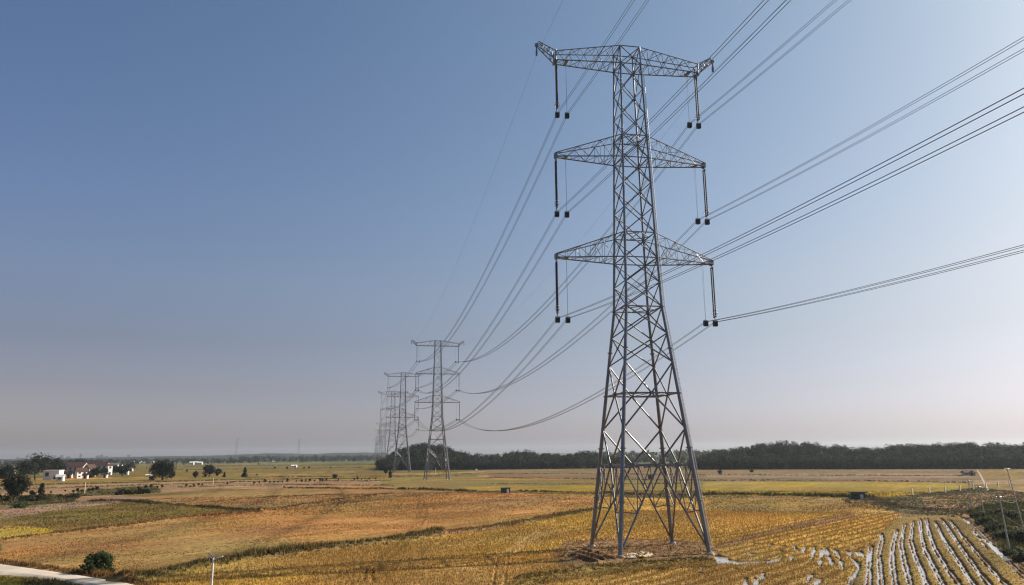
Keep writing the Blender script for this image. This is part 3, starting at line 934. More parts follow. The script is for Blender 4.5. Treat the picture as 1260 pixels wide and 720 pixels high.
tree_px(257, 587, 15, 14, "broadleaf_tree", 'dome', "medium flat-domed tree in the green field", "tree", seed=13, n=2000)
tree_px(268, 586.5, 9, 9, "small_tree", 'dome', "small tree touching the medium flat-domed tree", "tree", seed=14, n=400)
tree_px(252, 587, 5, 7, "shrub", 'bush', "small shrub under the flat-domed tree", "shrub", seed=15, n=200)
tree_px(276, 587, 4, 6, "small_tree", 'cone', "thin little tree between flat-domed tree and cypress", "tree", seed=16, n=200)
tree_px(301, 587, 7.5, 12, "cypress", 'cone', "dark pointed cypress standing alone in the green field", "tree", seed=17, n=600)
tree_px(480, 588, 6, 12, "cypress", 'cone', "dark pointed tree at the foot of the third pylon", "tree", seed=18, n=500)
tree_px(474.5, 584, 5, 8, "small_tree", 'dome', "small round tree beside the pointed tree near the third pylon", "tree", seed=19, n=300)
tree_px(7, 594, 20, 19, "village_tree", 'dome', "dark tree at the frame edge before the white village shed", "tree", "trees around the village", seed=20, n=1800, leaf=.8)
for k, (px, py, w, h, lb) in enumerate([
        (28, 591, 24, 20, "dark tree heading the village grove on its open side"), (43, 590, 26, 25, "tallest dark tree of the village grove"),
        (58, 588, 24, 24, "broad dark tree right behind the flat-roofed white shed"), (68, 586, 18, 19, "dark tree between grove and red-roofed houses"),
        (90, 580, 18, 12, "dark tree showing over the long red roof"), (97, 579, 14, 12, "second dark tree showing over the long red roof"),
        (118, 587, 11, 10, "dark tree in front of the pale gabled house"), (127, 586, 9, 9, "round dark tree before the grey-pink house"),
        (142, 584, 13, 10, "dark tree beside the tall white wall"), (150, 586, 14, 11, "dark spreading tree at the far end of the village"),
        (110, 588, 9, 5, "low dark bush before the pale gabled house"), (158, 580, 14, 9, "low tree behind the village's last white hut"),
        (87, 588, 7, 7, "small dark tree in front of the long red-roofed house")]):
    tree_px(px, py, w, h, "village_tree", 'dome', lb, "tree", "trees around the village", seed=30 + k, n=1700, leaf=.8)
# shrub hedge and saplings
for k, (px, w, h, lb) in enumerate([(149, 13, 7, "first dark shrub of the low clump on the tan field bank"), (160, 16, 6.5, "middle dark shrub of the low clump on the tan field bank"), (172, 15, 6, "third dark shrub of the low clump on the tan field bank"), (181, 9, 5, "last and smallest shrub of the low clump on the tan field bank")]):
    tree_px(px, 609 - k * .6, w, h, "shrub", 'bush', lb, "shrub", "shrub clump on the tan field bank", seed=50 + k, n=500, leaf=.5)

q0 = at(320, 596); kk = math.hypot(*q0) / 965
sap = plant("sapling", (*q0, 0), 3.9 * kk, 2.5 * kk, 'dome', 160, .36, WCOL, "small dark sapling in the row along the field bank", "sapling", "saplings along the field bank", nclump=10, seed=60)
index_kids(sap)
spots = [(313, 596.5, 1.2), (319, 596, .9), (326, 595.6, 1.2), (332, 595.4, .8), (337, 595.2, 1.0), (342, 595, .9), (348, 595, .8), (354, 594.5, 1.3), (365, 594, .8), (371, 594.2, 1.1), (376, 594, .9), (381, 594, 1.1), (387, 593.6, .9), (393, 593.6, 1.2), (397, 593.3, 1.0), (402, 593, 1.2), (416, 592.5, .7), (436, 592, .9), (440, 591.8, 1.1), (445, 591.6, .7), (454, 591.6, .8), (462, 591.2, .8)]
for i, (px, py, sc) in enumerate(spots):
    o = sap if i == 0 else copy_tree(sap)
    q = at(px, py); o.location = (*q, 0); k = sc * math.hypot(*q) / 965 / kk
    o.scale = (k, k, k * rng.uniform(.8, 1.2)); o.rotation_euler.z = rng.uniform(0, 6)
for i, (px, py, sc) in enumerate([(90, 607.5, .9), (95, 607, 1.2), (101, 606.5, 1.1), (109, 606.5, 1.5), (114, 606, 1.4), (119, 605.5, 1.4), (229, 600, 1.1), (238, 599.5, 1), (244, 599, 1.1), (249, 599, .9), (280, 597.5, 1), (171, 603, 1.1), (179, 602.5, 1.2), (186, 602.5, 1.3), (193, 602, 1.1), (199, 602, 1.2), (63, 608.5, 1.1), (80, 606, .8)]):
    o = copy_tree(sap)
    tag(o, "small dark sapling dotting the tan fields before the village", "sapling", "saplings in the tan fields")
    q = at(px, py); o.location = (*q, 0); k = sc * math.hypot(*q) / 965 / kk
    o.scale = (k, k, k * rng.uniform(.8, 1.2)); o.rotation_euler.z = rng.uniform(0, 6)
for i, (px, py, sc) in enumerate([(338, 578, .9), (353, 578.5, 1.0), (374, 578, .8), (380, 578, 1.0), (316, 586, .7), (407, 577, .7), (230, 582, .9), (226, 573, .6), (318, 573, .7)]):
    o = copy_tree(sap)
    tag(o, "tiny dark bush dotting the far green fields", "bush", "bushes in the far green fields")
    q = at(px, py); o.location = (*q, 0); k = sc * math.hypot(*q) / 965 / kk
    o.scale = (k, k, k); o.rotation_euler.z = rng.uniform(0, 6)
# thicket on the ditch at the side
for k, (px, py, w, h, lb) in enumerate([
        (1203, 638, 18, 11, "leafy green shrub at the top of the ditch by the second utility pole"), (1213, 646, 22, 12, "wide green shrub on the ditch below the second utility pole"),
        (1228, 655, 26, 15, "tall green shrub beside the third utility pole"), (1240, 664, 26, 13, "green shrub at the foot of the third utility pole"),
        (1255, 668, 30, 20, "large dark shrub at the frame edge past the third utility pole"), (1262, 690, 34, 16, "nearest dark green shrub at the foot of the thicket"),
        (1248, 640, 30, 13, "dark shrub on the bank below the tall utility pole"), (1230, 634, 24, 9, "low shrub on the bank under the slanting wires"),
        (1246, 682, 20, 8, "small shrub by the muddy headland of the flooded field")]):
    tree_px(px, py, w * .85, h * .72, "ditch_shrub", 'bush', lb, "shrub", "shrubs along the ditch", seed=70 + k, n=3200, leaf=.26, nclump=70, col=(0.080, 0.090, 0.048))

# ------------------------------------------------------------------ pylons
PH = 65.1
PW = [(0, 5.36), (18.5, 3.45), (29.3, 2.33), (39.0, 2.03), (61.3, 1.44), (65.1, 1.38)]
ARMS = [(10.52, 35.63, 3.3), (10.30, 49.14, 3.1)]      # reach, lower chord height, depth at the body
TOPARM = (9.94, 62.55)
BLOCK_Z = {0: 27.9, 1: 41.58, 2: 55.19}


def pw(z):
    return float(np.interp(z, [a for a, _ in PW], [b for _, b in PW]))


def make_pylon():
    root = empty("lattice_pylon")
    def cn(a, b, z):
        w = pw(z); return Vector((a * w, b * w, z))
    for a in (-1, 1):
        for b_ in (-1, 1):
            t = MB()
            zs = [0.0, 6, 12, 18.5, 29.3, 39, 50, 61.3, 65.1]
            rr = [.27, .26, .24, .215, .18, .155, .13, .115, .10]
            t.tube([cn(a, b_, z) for z in zs], rr, 10)
            for z, r_ in ((6, .42), (12, .40), (18.5, .36), (24, .33), (29.3, .30)):      # bolted flanges
                p = cn(a, b_, z); t.tube([p - Vector((0, 0, .07)), p + Vector((0, 0, .07))], r_, 10)
            t.build("leg", M_STEEL, root)
            t = MB()
            t.tube([cn(a, b_, 0) + Vector((0, 0, -.6)), cn(a, b_, 0) + Vector((0, 0, .2))], [.62, .52], 16)
            t.tube([cn(a, b_, 0) + Vector((0, 0, .2)), cn(a, b_, 0) + Vector((0, 0, .3))], .4, 12)
            t.build("footing", M_CONC, root)
    faces = [((-1, -1), (1, -1)), ((1, -1), (1, 1)), ((1, 1), (-1, 1)), ((-1, 1), (-1, -1))]
    ups = [29.3, 32.4, 35.63, 38.95, 42.3, 45.7, 49.14, 52.25, 55.4, 58.9, 62.55, 65.1]
    for (A, B) in faces:
        t = MB()
        P = lambda k, z: cn(*A, z) * (1 - k) + cn(*B, z) * k
        def bar(p, q, r_): t.tube([p, q], r_, 6, cap=False)
        def node(p, s): t.box(p, (s, s, s * .9), 0.0)
        # foot panel: inverted V to the middle of the first beam, with secondary members
        m_ = P(.5, 10)
        for k in (0, 1):
            bar(P(k, 0.5), m_, .115)
            hz = 4.6
            q = P(k, .5) * (1 - .44) + m_ * .44
            bar(P(k, hz + .3), q, .07)
            q2 = P(k, .5) * (1 - .72) + m_ * .72
            bar(P(k, 10), q2 * .45 + q * .55, .085)
            bar(P(.22 if k == 0 else .78, 10), q2, .07)
            bar(P(.22 if k == 0 else .78, 10), q, .06)
            bar(P(k, 7.4), q, .06)
        bar(P(0, 10), P(1, 10), .11)
        node(m_, .5)
        # diamond panel
        m2 = P(.5, 18.5)
        for k in (0, 1):
            bar(m_, P(k, 14.3), .11); bar(P(k, 14.3), m2, .11)
            bar(m2, P(k, 22.3), .10)
            node(P(k, 14.3), .34); node(P(k, 22.3), .3)
        bar(P(0, 18.5), P(1, 18.5), .10); node(m2, .42)
        for z0, z1 in ((22.3, 25.9), (25.9, 29.3)):
            bar(P(0, z0), P(1, z1), .09); bar(P(1, z0), P(0, z1), .09)
            w0, w1 = pw(z0), pw(z1); zc = z0 + (z1 - z0) * w0 / (w0 + w1)
            node(P(.5, zc), .26)
        for z0, z1 in zip(ups[:-1], ups[1:]):
            r_ = .072 if z0 < 50 else .062
            bar(P(0, z0), P(1, z1), r_); bar(P(1, z0), P(0, z1), r_)
            w0, w1 = pw(z0), pw(z1); zc = z0 + (z1 - z0) * w0 / (w0 + w1)
            node(P(.5, zc), .22)
            node(P(0, z0), .24)
        for z in (29.3, 35.63, 38.95, 49.14, 52.25, 62.55, 65.1):
            bar(P(0, z), P(1, z), .075)
        t.build("bracing", M_STEEL, root)
    # horizontal diaphragms
    for z in (18.5, 29.3, 38.95, 52.25):
        t = MB()
        mids = [(cn(*A, z) + cn(*B, z)) / 2 for A, B in faces]
        for k in range(4): t.tube([mids[k], mids[(k + 1) % 4]], .06, 5, cap=False)
        t.tube([mids[0], mids[2]], .05, 5, cap=False)
        t.build("diaphragm", M_STEEL, root)
    # crossarms
    def lace(t, p0, p1, q0, q1, n, r_, posts=True):
        for k in range(n):
            a0, a1 = p0.lerp(p1, k / n), p0.lerp(p1, (k + 1) / n)
            b0, b1 = q0.lerp(q1, k / n), q0.lerp(q1, (k + 1) / n)
            t.tube([a0, b1] if k % 2 else [b0, a1], r_, 5, cap=False)
            if posts and k: t.tube([a0, b0], r_ * .85, 5, cap=False)
    for sg in (-1, 1):
        for reach, z, dep in ARMS:
            t = MB()
            lo = [(cn(sg, b_, z), Vector((sg * (reach + .05), b_ * .26, z))) for b_ in (-1, 1)]
            hi = [(cn(sg, b_, z + dep), Vector((sg * (reach + .05), b_ * .22, z + .5))) for b_ in (-1, 1)]
            for p, q in lo: t.tube([p, q], .08, 6)
            for p, q in hi: t.tube([p, q], .062, 6)
            for k in (0, 1): lace(t, *lo[k], *hi[k], 6, .038)
            lace(t, *lo[0], *lo[1], 8, .038); lace(t, *hi[0], *hi[1], 5, .03)
            e_ = Vector((sg * reach, 0, z + .24)); t.box(e_, (.34, .62, .5)); t.box(e_ - Vector((0, 0, .36)), (.26, .7, .22))
            t.box((sg * (reach - 1.3), 0, z - .05), (.35, .9, .16))
            t.build("crossarm", M_STEEL, root)
        reach, z = TOPARM
        t = MB()
        e = reach + .15
        lo = [(cn(sg, b_, z), Vector((sg * e, b_ * .62, z))) for b_ in (-1, 1)]
        hi = [(cn(sg, b_, PH), Vector((sg * e, b_ * .55, z + 1.35))) for b_ in (-1, 1)]
        for p, q in lo: t.tube([p, q], .08, 6)
        for p, q in hi: t.tube([p, q], .062, 6)
        for k in (0, 1): lace(t, *lo[k], *hi[k], 8, .042, False)
        lace(t, *lo[0], *lo[1], 8, .038); lace(t, *hi[0], *hi[1], 8, .038)
        t.box((sg * e, 0, z - .08), (.4, 1.2, .3)); t.box((sg * (reach - 1.3), 0, z - .05), (.35, 1.3, .16))
        for b_ in (-1, 1): t.tube([(sg * e, b_ * .62, z - .1), (sg * e, b_ * .55, z + 1.5)], .09, 6)
        arm = t.build("crossarm", M_STEEL, root)
        t = MB()
        tip = Vector((sg * 12.6, 0, 64.75))
        for b_ in (-1, 1):
            p, q = lo[0][1].copy(), hi[0][1].copy(); p.y *= -b_; q.y *= -b_
            a_, c_ = tip + Vector((0, b_ * .16, -.1)), tip + Vector((-sg * .3, b_ * .16, .5))
            t.tube([p, a_], .07, 6); t.tube([q, c_], .06, 6)
            lace(t, p, a_, q, c_, 5, .04)
        t.tube([tip + Vector((-sg * .3, 0, .5)), tip], .07, 5); t.box(tip, (.35, .4, .35))
        t.box(tip + Vector((0, 0, -.45)), (.14, .14, .6)); t.box(tip + Vector((0, 0, -1.15)), (.2, .3, .75))
        t.build("earth_wire_peak", M_STEEL, arm)
    # step ladder up one leg
    t = MB()
    for z in np.arange(1.2, 61, .42):
        p = cn(1, -1, float(z)); o_ = Vector((.40, -.10, 0)) * (.9 if z < 30 else .7)
        t.tube([p, p + o_], .022, 4)
    for k in (.62, .9):
        t.tube([cn(1, -1, z) + Vector((k * .52, -.10, 0)) * (.9 if z < 30 else .7) for z in (1.0, 18.5, 29.3, 39, 61)], .03, 5)
    t.build("ladder", M_ALLOY, root)
    index_kids(root)
    return root


LINE = [  # x, y, heading, scale
    (15.93, 96.73, 0.2014, 1.0), (-35.8, 368.6, 0.21, 1.0), (-72.7, 514.3, 0.22, 1.0), (-102.2, 664.2, 0.2, 1.0),
    (-163.9, 996.8, 0.19, .8), (-212.0, 1259.2, 0.2, .8), (-306.0, 1766.9, 0.2, .72)]
PLAB = ["tall galvanised lattice pylon towering over the golden stubble, nearest of the line", "second lattice pylon of the line, standing before the dark wooded hill",
        "third lattice pylon of the line, partly overlapped by the second's crossarms", "fourth lattice pylon of the line, paler and shorter behind the third",
        "fifth lattice pylon of the line, faint grey in the haze", "sixth lattice pylon of the line, fainter still in the haze", "last visible lattice pylon of the line, almost lost in haze"]
pyl = make_pylon()
for i, (x, y, hd, sc) in enumerate(LINE):
    o = pyl if i == 0 else copy_tree(pyl)
    o.location = (x, y, 0); o.rotation_euler.z = hd; o.scale = (sc,) * 3
    tag(o, PLAB[i], "pylon", "pylons of the power line")
for i, (px, py, hpx, dd, lb) in enumerate([(290, 564, 24, 3600, "ghostly pale pylon on the horizon past the cypress"), (367, 563.5, 23, 3600, "ghostly pale pylon on the horizon over the far ridge")]):
    o = copy_tree(pyl)
    q = at(px, 572); k = dd / math.hypot(*q)
    o.location = (q[0] * k, q[1] * k, 0); o.rotation_euler.z = .9; o.scale = (hpx * dd / 965 / PH,) * 3
    tag(o, lb, "pylon", "distant pylons on the horizon")

# ------------------------------------------------------------------ insulators and stringing blocks
def make_string(length):
    e = empty("insulator_string")
    for s in (-1, 1):
        t = MB()
        pts, rr = [], []
        n = 26
        for k in range(n * 2 + 1):
            z = -.45 - (length - 1.1) * k / (n * 2)
            pts.append((0, s * .26, z)); rr.append(.115 if k % 2 else .06)
        t.tube(pts, rr, 8)
        t.build("insulator_rod", M_RUBBER, e)
    t = MB()
    t.box((0, 0, -.35), (.12, .75, .2)); t.tube([(0, 0, .1), (0, 0, -.4)], .05, 6)
    t.build("top_yoke", M_STEEL, e)
    t = MB()
    t.box((0, 0, -length + .5), (.10, .8, .22)); t.tube([(0, 0, -length + .5), (0, 0, -length)], .06, 6)
    t.build("bottom_yoke", M_STEEL, e)
    t = MB()
    for zz, r_ in ((-length + .95, .34), (-length + 1.35, .22)):
        t.tube([(r_ * math.cos(a) , .42 * math.sin(a) * (1.2 if r_ > .3 else .9), zz) for a in np.linspace(0, 2 * PI, 17)], .035, 5, cap=False)
    t.build("grading_ring", M_ALLOY, e)
    index_kids(e)
    return e


def make_block(hang):
    """stringing block: two cheek plates, sheaves and a head; hang > 0 adds its two steel slings"""
    e = empty("stringing_block")
    t = MB()
    for s in (-1, 1):
        t.box((s * .29, 0, -.55), (.05, .62, .78))
    t.box((0, 0, -.98), (.62, .5, .08)); t.box((0, .3, -.6), (.5, .04, .5)); t.box((0, -.3, -.6), (.5, .04, .5))
    t.build("housing", M_BLOCK, e)
    t = MB()
    for s in (-.17, 0, .17):
        t.tube([(s - .07, 0, -.52), (s - .035, 0, -.52), (s + .035, 0, -.52), (s + .07, 0, -.52)], [.34, .27, .27, .34], 16)
    t.build("sheave", M_BLOCK, e)
    t = MB()
    t.box((0, 0, -.11), (.7, .22, .16)); t.tube([(0, 0, .12), (0, 0, -.1)], .06, 6)
    t.build("head_plate", M_ALLOY, e)
    if hang:
        for s in (-1, 1):
            t = MB(); t.tube([(0, s * .04, -.05), (s * .1, s * .45, hang)], .016, 5); t.build("sling", M_WIRE, e)
    index_kids(e)
    return e


ORD = ["nearest", "second", "third", "fourth"]
LEVEL = ["lowest", "middle", "top"]
HANG = {0: 35.63, 1: 49.14, 2: 62.55}
REACH = {0: 10.52, 1: 10.30, 2: 9.94}
str_proto = blk_proto = sling_proto = None
for i in range(4):
    x, y, hd, sc = LINE[i]
    for lv in range(3):
        for sg, side in ((-1, "left"), (1, "right")):
            def place(o, off, z):
                o.location = (x + math.cos(hd) * off * sg, y + math.sin(hd) * off * sg, z)
                o.rotation_euler.z = hd
            L = HANG[lv] - .1 - BLOCK_Z[lv]
            if str_proto is None:
                str_proto = make_string(7.35); o = str_proto
            else: o = copy_tree(str_proto)
            place(o, REACH[lv], HANG[lv] - .2); o.scale.z = (L - .3) / 7.35 if L else 1
            tag(o, f"dark twin-rod insulator string under the {side} tip of the {LEVEL[lv]} crossarm, {ORD[i]} pylon", "insulator", "insulator strings of the power line")
            if i == 3: continue
            if blk_proto is None:
                blk_proto = make_block(0); blk_proto.scale = (.8, .8, .8); o = blk_proto
            else: o = copy_tree(blk_proto)
            place(o, REACH[lv], BLOCK_Z[lv] + .25)
            tag(o, f"black stringing block under the insulator at {side} of {LEVEL[lv]} crossarm, {ORD[i]} pylon", "pulley block", "stringing blocks on the pylons")
            if sling_proto is None:
                sling_proto = make_block(9.0); sling_proto.scale = (.8, .8, .8); o = sling_proto
            else: o = copy_tree(sling_proto)
            place(o, REACH[lv] - 1.32, BLOCK_Z[lv] + .25)
            tag(o, f"black stringing block on thin slings inside {side} insulator, {LEVEL[lv]} crossarm, {ORD[i]} pylon", "pulley block", "stringing blocks on the pylons")

# ------------------------------------------------------------------ conductors
BACK_YAW = -0.2014 + 0.018
def node_pos(i, off, z):
    x, y, hd, sc = LINE[i]
    return np.array([x + math.cos(hd) * off * sc, y + math.sin(hd) * off * sc, z * sc])


def wire_path(off, z, sl=-.0892, cv=.000479, dz=0.0, sag=.000479):
    pts = []
    p0 = node_pos(0, off, z)
    ub = np.array([math.sin(BACK_YAW), math.cos(BACK_YAW)])
    for s in np.linspace(190, 0, 60, endpoint=False):
        pts.append((p0[0] - ub[0] * s, p0[1] - ub[1] * s, p0[2] + sl * s + cv * s * s - dz * math.sin(PI * min(s / 190, 1))))
    for i in range(len(LINE) - 1):
        a, b_ = node_pos(i, off, z), node_pos(i + 1, off, z)
        L = math.hypot(*(b_ - a)[:2]); n = 60 if i == 0 else 24
        for k in range(n):
            t = k / n
            q = a + (b_ - a) * t
            q[2] -= (sag * L * L + dz * 4) * t * (1 - t)
            pts.append(tuple(q))
    pts.append(tuple(node_pos(len(LINE) - 1, off, z)))
    return pts


for lv in range(3):
    for sg, side in ((-1, "left"), (1, "right")):
        for inner in (0, 1):
            off = sg * (REACH[lv] - 1.32 * inner)
            e = empty("conductor_pair", (0, 0, 0), 0, f"pair of dark conductor wires through the {'inner' if inner else 'outer'} block at {side} of the {LEVEL[lv]} crossarms", "power cable", "conductor wires of the power line")
            for w_ in (-1, 1):
                t = MB()
                pts = wire_path(off + w_ * .11, BLOCK_Z[lv] - .0, dz=.05 * w_)
                dd = [math.dist(p, (0, 0, CAM_H)) for p in pts]
                t.tube(pts, [.021 if d < 80 else .021 + min(.022, (d - 80) / 6000) for d in dd], 5)
                t.build("wire", M_WIRE, e)
for sg, side in ((-1, "left"), (1, "right")):
    t = MB()
    pts = wire_path(sg * 12.6, 63.3, sl=-.07, cv=.00036, sag=.00036)
    t.tube(pts, .012, 5)
    tag(t.build("earth_wire", M_WIRE), f"thin earth wire strung from the {side} peaks of the pylons", "power cable", "earth wires of the power line")

# ------------------------------------------------------------------ buildings
def house(loc, rz, w, d, h, roof_h, label, wall=M_WHITE, roof=M_TILE, storeys=1, flat=False, group=None, name="house", nwin=3, door=True):
    e = empty(name, (*loc, 0), rz, label, "building", group)
    t = MB()
    t.box((0, 0, h / 2), (w, d, h))
    if not flat:   # gable ends
        for sx_ in (-1, 1):
            x0, x1 = sx_ * (w / 2 - .3), sx_ * (w / 2 - .004)
            t.add([(x0, -d / 2, h), (x0, d / 2, h), (x0, 0, h + roof_h), (x1, -d / 2, h), (x1, d / 2, h), (x1, 0, h + roof_h)], [(0, 1, 2), (3, 5, 4), (0, 3, 4, 1), (1, 4, 5, 2), (2, 5, 3, 0)])
    t.build("wall", wall, e)
    t = MB()
    if flat:
        t.box((0, 0, h + .15), (w + .6, d + .6, .3))
    else:
        for s in (-1, 1):
            sl = math.atan2(roof_h, d / 2)
            L = math.hypot(roof_h, d / 2) + .5
            t.box((0, s * (d / 4 + .15), h + roof_h / 2 - .02 + .03), (w + .9, L, .18), 0, Matrix.Rotation(-s * sl, 3, 'X'))
    t.build("roof", roof, e)
    for st in range(storeys):
        for k in range(nwin):
            for sy in (-1, 1):
                x = (k + .5) / nwin * w - w / 2
                if st == 0 and k == nwin // 2 and door and sy < 0: continue
                f = MB(); f.box((x, sy * (d / 2 + .03), (st + .58) * h / storeys), (w / nwin * .45, .1, h / storeys * .45))
                f.build("window", M_GLASS, e)
    if door:
        f = MB(); f.box((0 if nwin % 2 else w / nwin * .5, -d / 2 - .03, 1.05), (1.2, .1, 2.1)); f.build("door", M_DARK, e)
    return e


def hpx(px, py, wpx, hh, rpx, label, dpx=None, **kw):
    q = at(px, py); k = math.hypot(*q) / 965
    return house(q, kw.pop('rz', .06), wpx * k, (dpx or wpx * .6) * k, hh * k, rpx * k, label, **kw)


VG = "village houses"
hpx(65, 590, 16, 9, 0, "white flat-roofed shed at the open edge of the village", flat=True, roof=M_WHITE, group=VG, name="shed", nwin=2)
hpx(74, 592, 7, 4.5, 2, "small bright white hut in front of the village", roof=M_WHITE, group=VG, name="hut", nwin=1, door=False)
hpx(90, 585.5, 25, 9.5, 4.5, "long two-storey house under a dark red tiled roof", storeys=2, wall=M_CREAM, group=VG, nwin=5)
hpx(99, 588.5, 10, 7, 3.5, "white house with small red roof before the long house", storeys=2, group=VG, nwin=2, rz=.9)
hpx(110, 587, 11, 9, 4, "pale house showing its gable, red roofed", wall=M_CREAM, storeys=2, group=VG, nwin=2, rz=1.4)
hpx(124, 582.5, 15, 8.5, 3.5, "grey-pink house with dull red roof behind round trees", wall=M_CREAM, storeys=2, group=VG, nwin=3)
hpx(134, 584.5, 5, 10, 1.5, "narrow tall white house with sunlit wall", storeys=2, group=VG, nwin=1, rz=1.0)
hpx(85, 588.5, 6, 4, 2, "small cream outhouse in front of the long red-roofed house", wall=M_CREAM, group=VG, nwin=1, name="outhouse")
hpx(105, 589, 5, 3.5, 1.6, "little white outhouse at the foot of the pale gabled house", group=VG, nwin=1, name="outhouse")
hpx(116, 580, 10, 8, 3, "dull red-roofed house peeping between the two pale gables", wall=M_CREAM, storeys=2, group=VG, nwin=2)
hpx(129, 588, 5, 3.5, 1.5, "small white cottage among the round dark trees", group=VG, nwin=1, name="cottage")
hpx(140, 580, 8, 6, 2.5, "grey cottage with dull roof behind the narrow tall house", wall=M_CREAM, group=VG, nwin=2, roof=M_GREYROOF, name="cottage")
hpx(155, 584, 5, 4, 1.6, "white cottage standing just past the spreading tree", group=VG, nwin=1, name="cottage")
hpx(147, 576, 6, 3, 1.5, "white cottage at the far end behind the trees", group=VG, nwin=2)
hpx(161, 580, 4, 5, 1.5, "narrow white hut at the last trees of the village", group=VG, nwin=1, name="hut")
hpx(16, 583, 4, 4, 1.2, "tiny white hut between the frame-edge tree and the grove", group=VG, nwin=1, name="hut", door=False)
hpx(183, 586.5, 5, 1.6, .6, "low white shelter under the large dome-shaped tree", group=VG, nwin=1, name="hut", door=False, roof=M_WHITE)
hpx(362, 575.2, 6, 1.8, 1.0, "lone white barn in the far green fields", nwin=2, name="barn", roof=M_WHITE)
hpx(236, 571.8, 4.5, 2.2, 1.2, "first of three white farm buildings past the dome-shaped tree", nwin=2, group="three far white farm buildings", roof=M_WHITE)
hpx(241, 571.6, 4.2, 2.4, 1.0, "middle of three white farm buildings past the dome-shaped tree", nwin=2, group="three far white farm buildings", roof=M_WHITE)
hpx(246, 571.6, 5, 2.0, 1.0, "last of three white farm buildings past the dome-shaped tree", nwin=2, group="three far white farm buildings", roof=M_WHITE)
# far white farmhouses: one built, the rest copies
q = at(104, 571); k0 = math.hypot(*q) / 965
fh = house(q, .3, 5 * k0, 3.2 * k0, 2.0 * k0, 1.1 * k0, "tiny white farmhouse far off on the hazy plain", roof=M_GREYROOF, group="far white farmhouses", name="farmhouse", nwin=2, storeys=2)
index_kids(fh)
for i, (px, py, sc) in enumerate([(104, 571, 1.1), (109, 571, .6), (116, 570.8, .5), (123, 570.5, .7), (131, 570.8, .6), (137, 570.5, .9), (153, 570, .9), (163, 570, .8), (171, 570, 1.3), (177, 569.8, .7), (187, 569.8, .8), (195, 569.6, .8), (213, 569.6, 1.0), (1, 571, 1.0), (9, 571, .8), (17, 571, .6), (25, 570.5, .5), (31, 570.8, .5), (312, 566.6, .9), (319, 566.8, .7), (330, 568.5, 1.1), (336, 568.4, .9), (344, 567.3, .8), (357, 567.5, .8), (394, 567, 1.0), (399, 566.4, .7), (586, 578.8, .45)]):
    o = fh if i == 0 else copy_tree(fh)
    q = at(px, py); k = math.hypot(*q) / 965 / k0 * sc
    o.location = (*q, 0); o.scale = (k, k, k); o.rotation_euler.z = rng.uniform(-.6, 1.2)
# faint town on the horizon
t = MB(); t.box((0, 0, 15), (14, 14, 30)); t.box((0, 0, 31), (6, 6, 2)); t.box((0, 0, 30.2), (14.6, 14.6, .4))
tb = t.build("tower_block", M_GREYROOF)
for i, (px, w, h) in enumerate([(22, 1, 1.1), (28, 1.3, .9), (33, .8, 1.6), (40, 1.2, 1.0), (48, .8, 1.5), (56, 1.5, .8), (66, 1.2, 1.2), (76, 1, 1.6), (84, 1.3, 1.2), (99, .7, 2.0), (120, 1.1, 1.4), (125, 1, 1.7), (131, 1.2, 1.2), (142, 1.4, 1.0), (158, 1, 1.5)]):
    o = tb if i == 0 else tb.copy()
    if i: COL.objects.link(o)
    q = ray_at(px, 566, 5200)
    o.location = (q[0], q[1], 0); o.scale = (w * 1.3, w, h * .62); o.rotation_euler.z = .4
    tag(o, "pale tower block of the far town, almost lost in haze", "building", "tower blocks of the far town")

# field huts
q = at(622, 607); k = math.hypot(*q) / 965
e = empty("pump_hut", (*q, 0), .1, "dark green field hut with white door on the ditch bank", "hut")
t = MB(); t.box((0, 0, 3.1 * k), (11 * k, 7 * k, 6.2 * k)); t.build("wall", M_GREEN, e)
t = MB(); t.box((0, 0, 6.45 * k), (12 * k, 8 * k, .5 * k)); t.build("roof", M_GREEN, e)
t = MB(); t.box((2.6 * k, -3.5 * k - .04, 2.6 * k), (2.6 * k, .08, 5.2 * k)); t.build("door", M_WHITE, e)
t = MB(); t.box((-2.8 * k, -3.5 * k - .03, 3.6 * k), (2.2 * k, .06, 1.6 * k)); t.build("window", M_GLASS, e)
q = at(1056, 614); k = math.hypot(*q) / 965
e = empty("field_hut", (*q, 0), -.15, "dark hut with flat overhanging roof beside the yellow field", "hut")
t = MB(); t.box((0, 0, 3.4 * k), (13.5 * k, 8 * k, 6.8 * k)); t.build("wall", M_GREEN, e)
t = MB(); t.box((-.3 * k, -.6 * k, 7.3 * k), (17.5 * k, 11 * k, .7 * k)); t.build("roof", M_DARK, e)
for s in (-1, 1):
    t = MB(); t.tube([(s * 7.6 * k, -5.2 * k, 0), (s * 7.6 * k, -5.2 * k, 7 * k)], .09, 6); t.build("post", M_DARK, e)
t = MB(); t.box((3 * k, -4 * k - .04, 2.6 * k), (3.2 * k, .08, 5 * k)); t.build("door", M_LAMP, e)
t = MB(); t.box((-3 * k, -4 * k - .03, 4 * k), (4 * k, .06, 2.4 * k)); t.build("window", M_GLASS, e)
for px, py, w, h, lb in ((886, 583, 3.6, 2.6, "small dark hut on the far brown field nearest the pylon leg"), (925, 581, 3.6, 2.6, "small dark hut before the foot of the broad wood"), (801, 590, 6, 5, "dark hut seen between the nearest pylon's legs"), (412, 588.5, 5, 3.5, "small dark hut in the far field before the third pylon")):
    hpx(px, py, w, h, .7, lb, wall=M_DARK, roof=M_DARK, name="hut", nwin=1)
hpx(1192, 585.5, 11, 3.5, 1.6, "low reddish-roofed farm building beside the country road", wall=M_CREAM, nwin=4, name="farm_building")

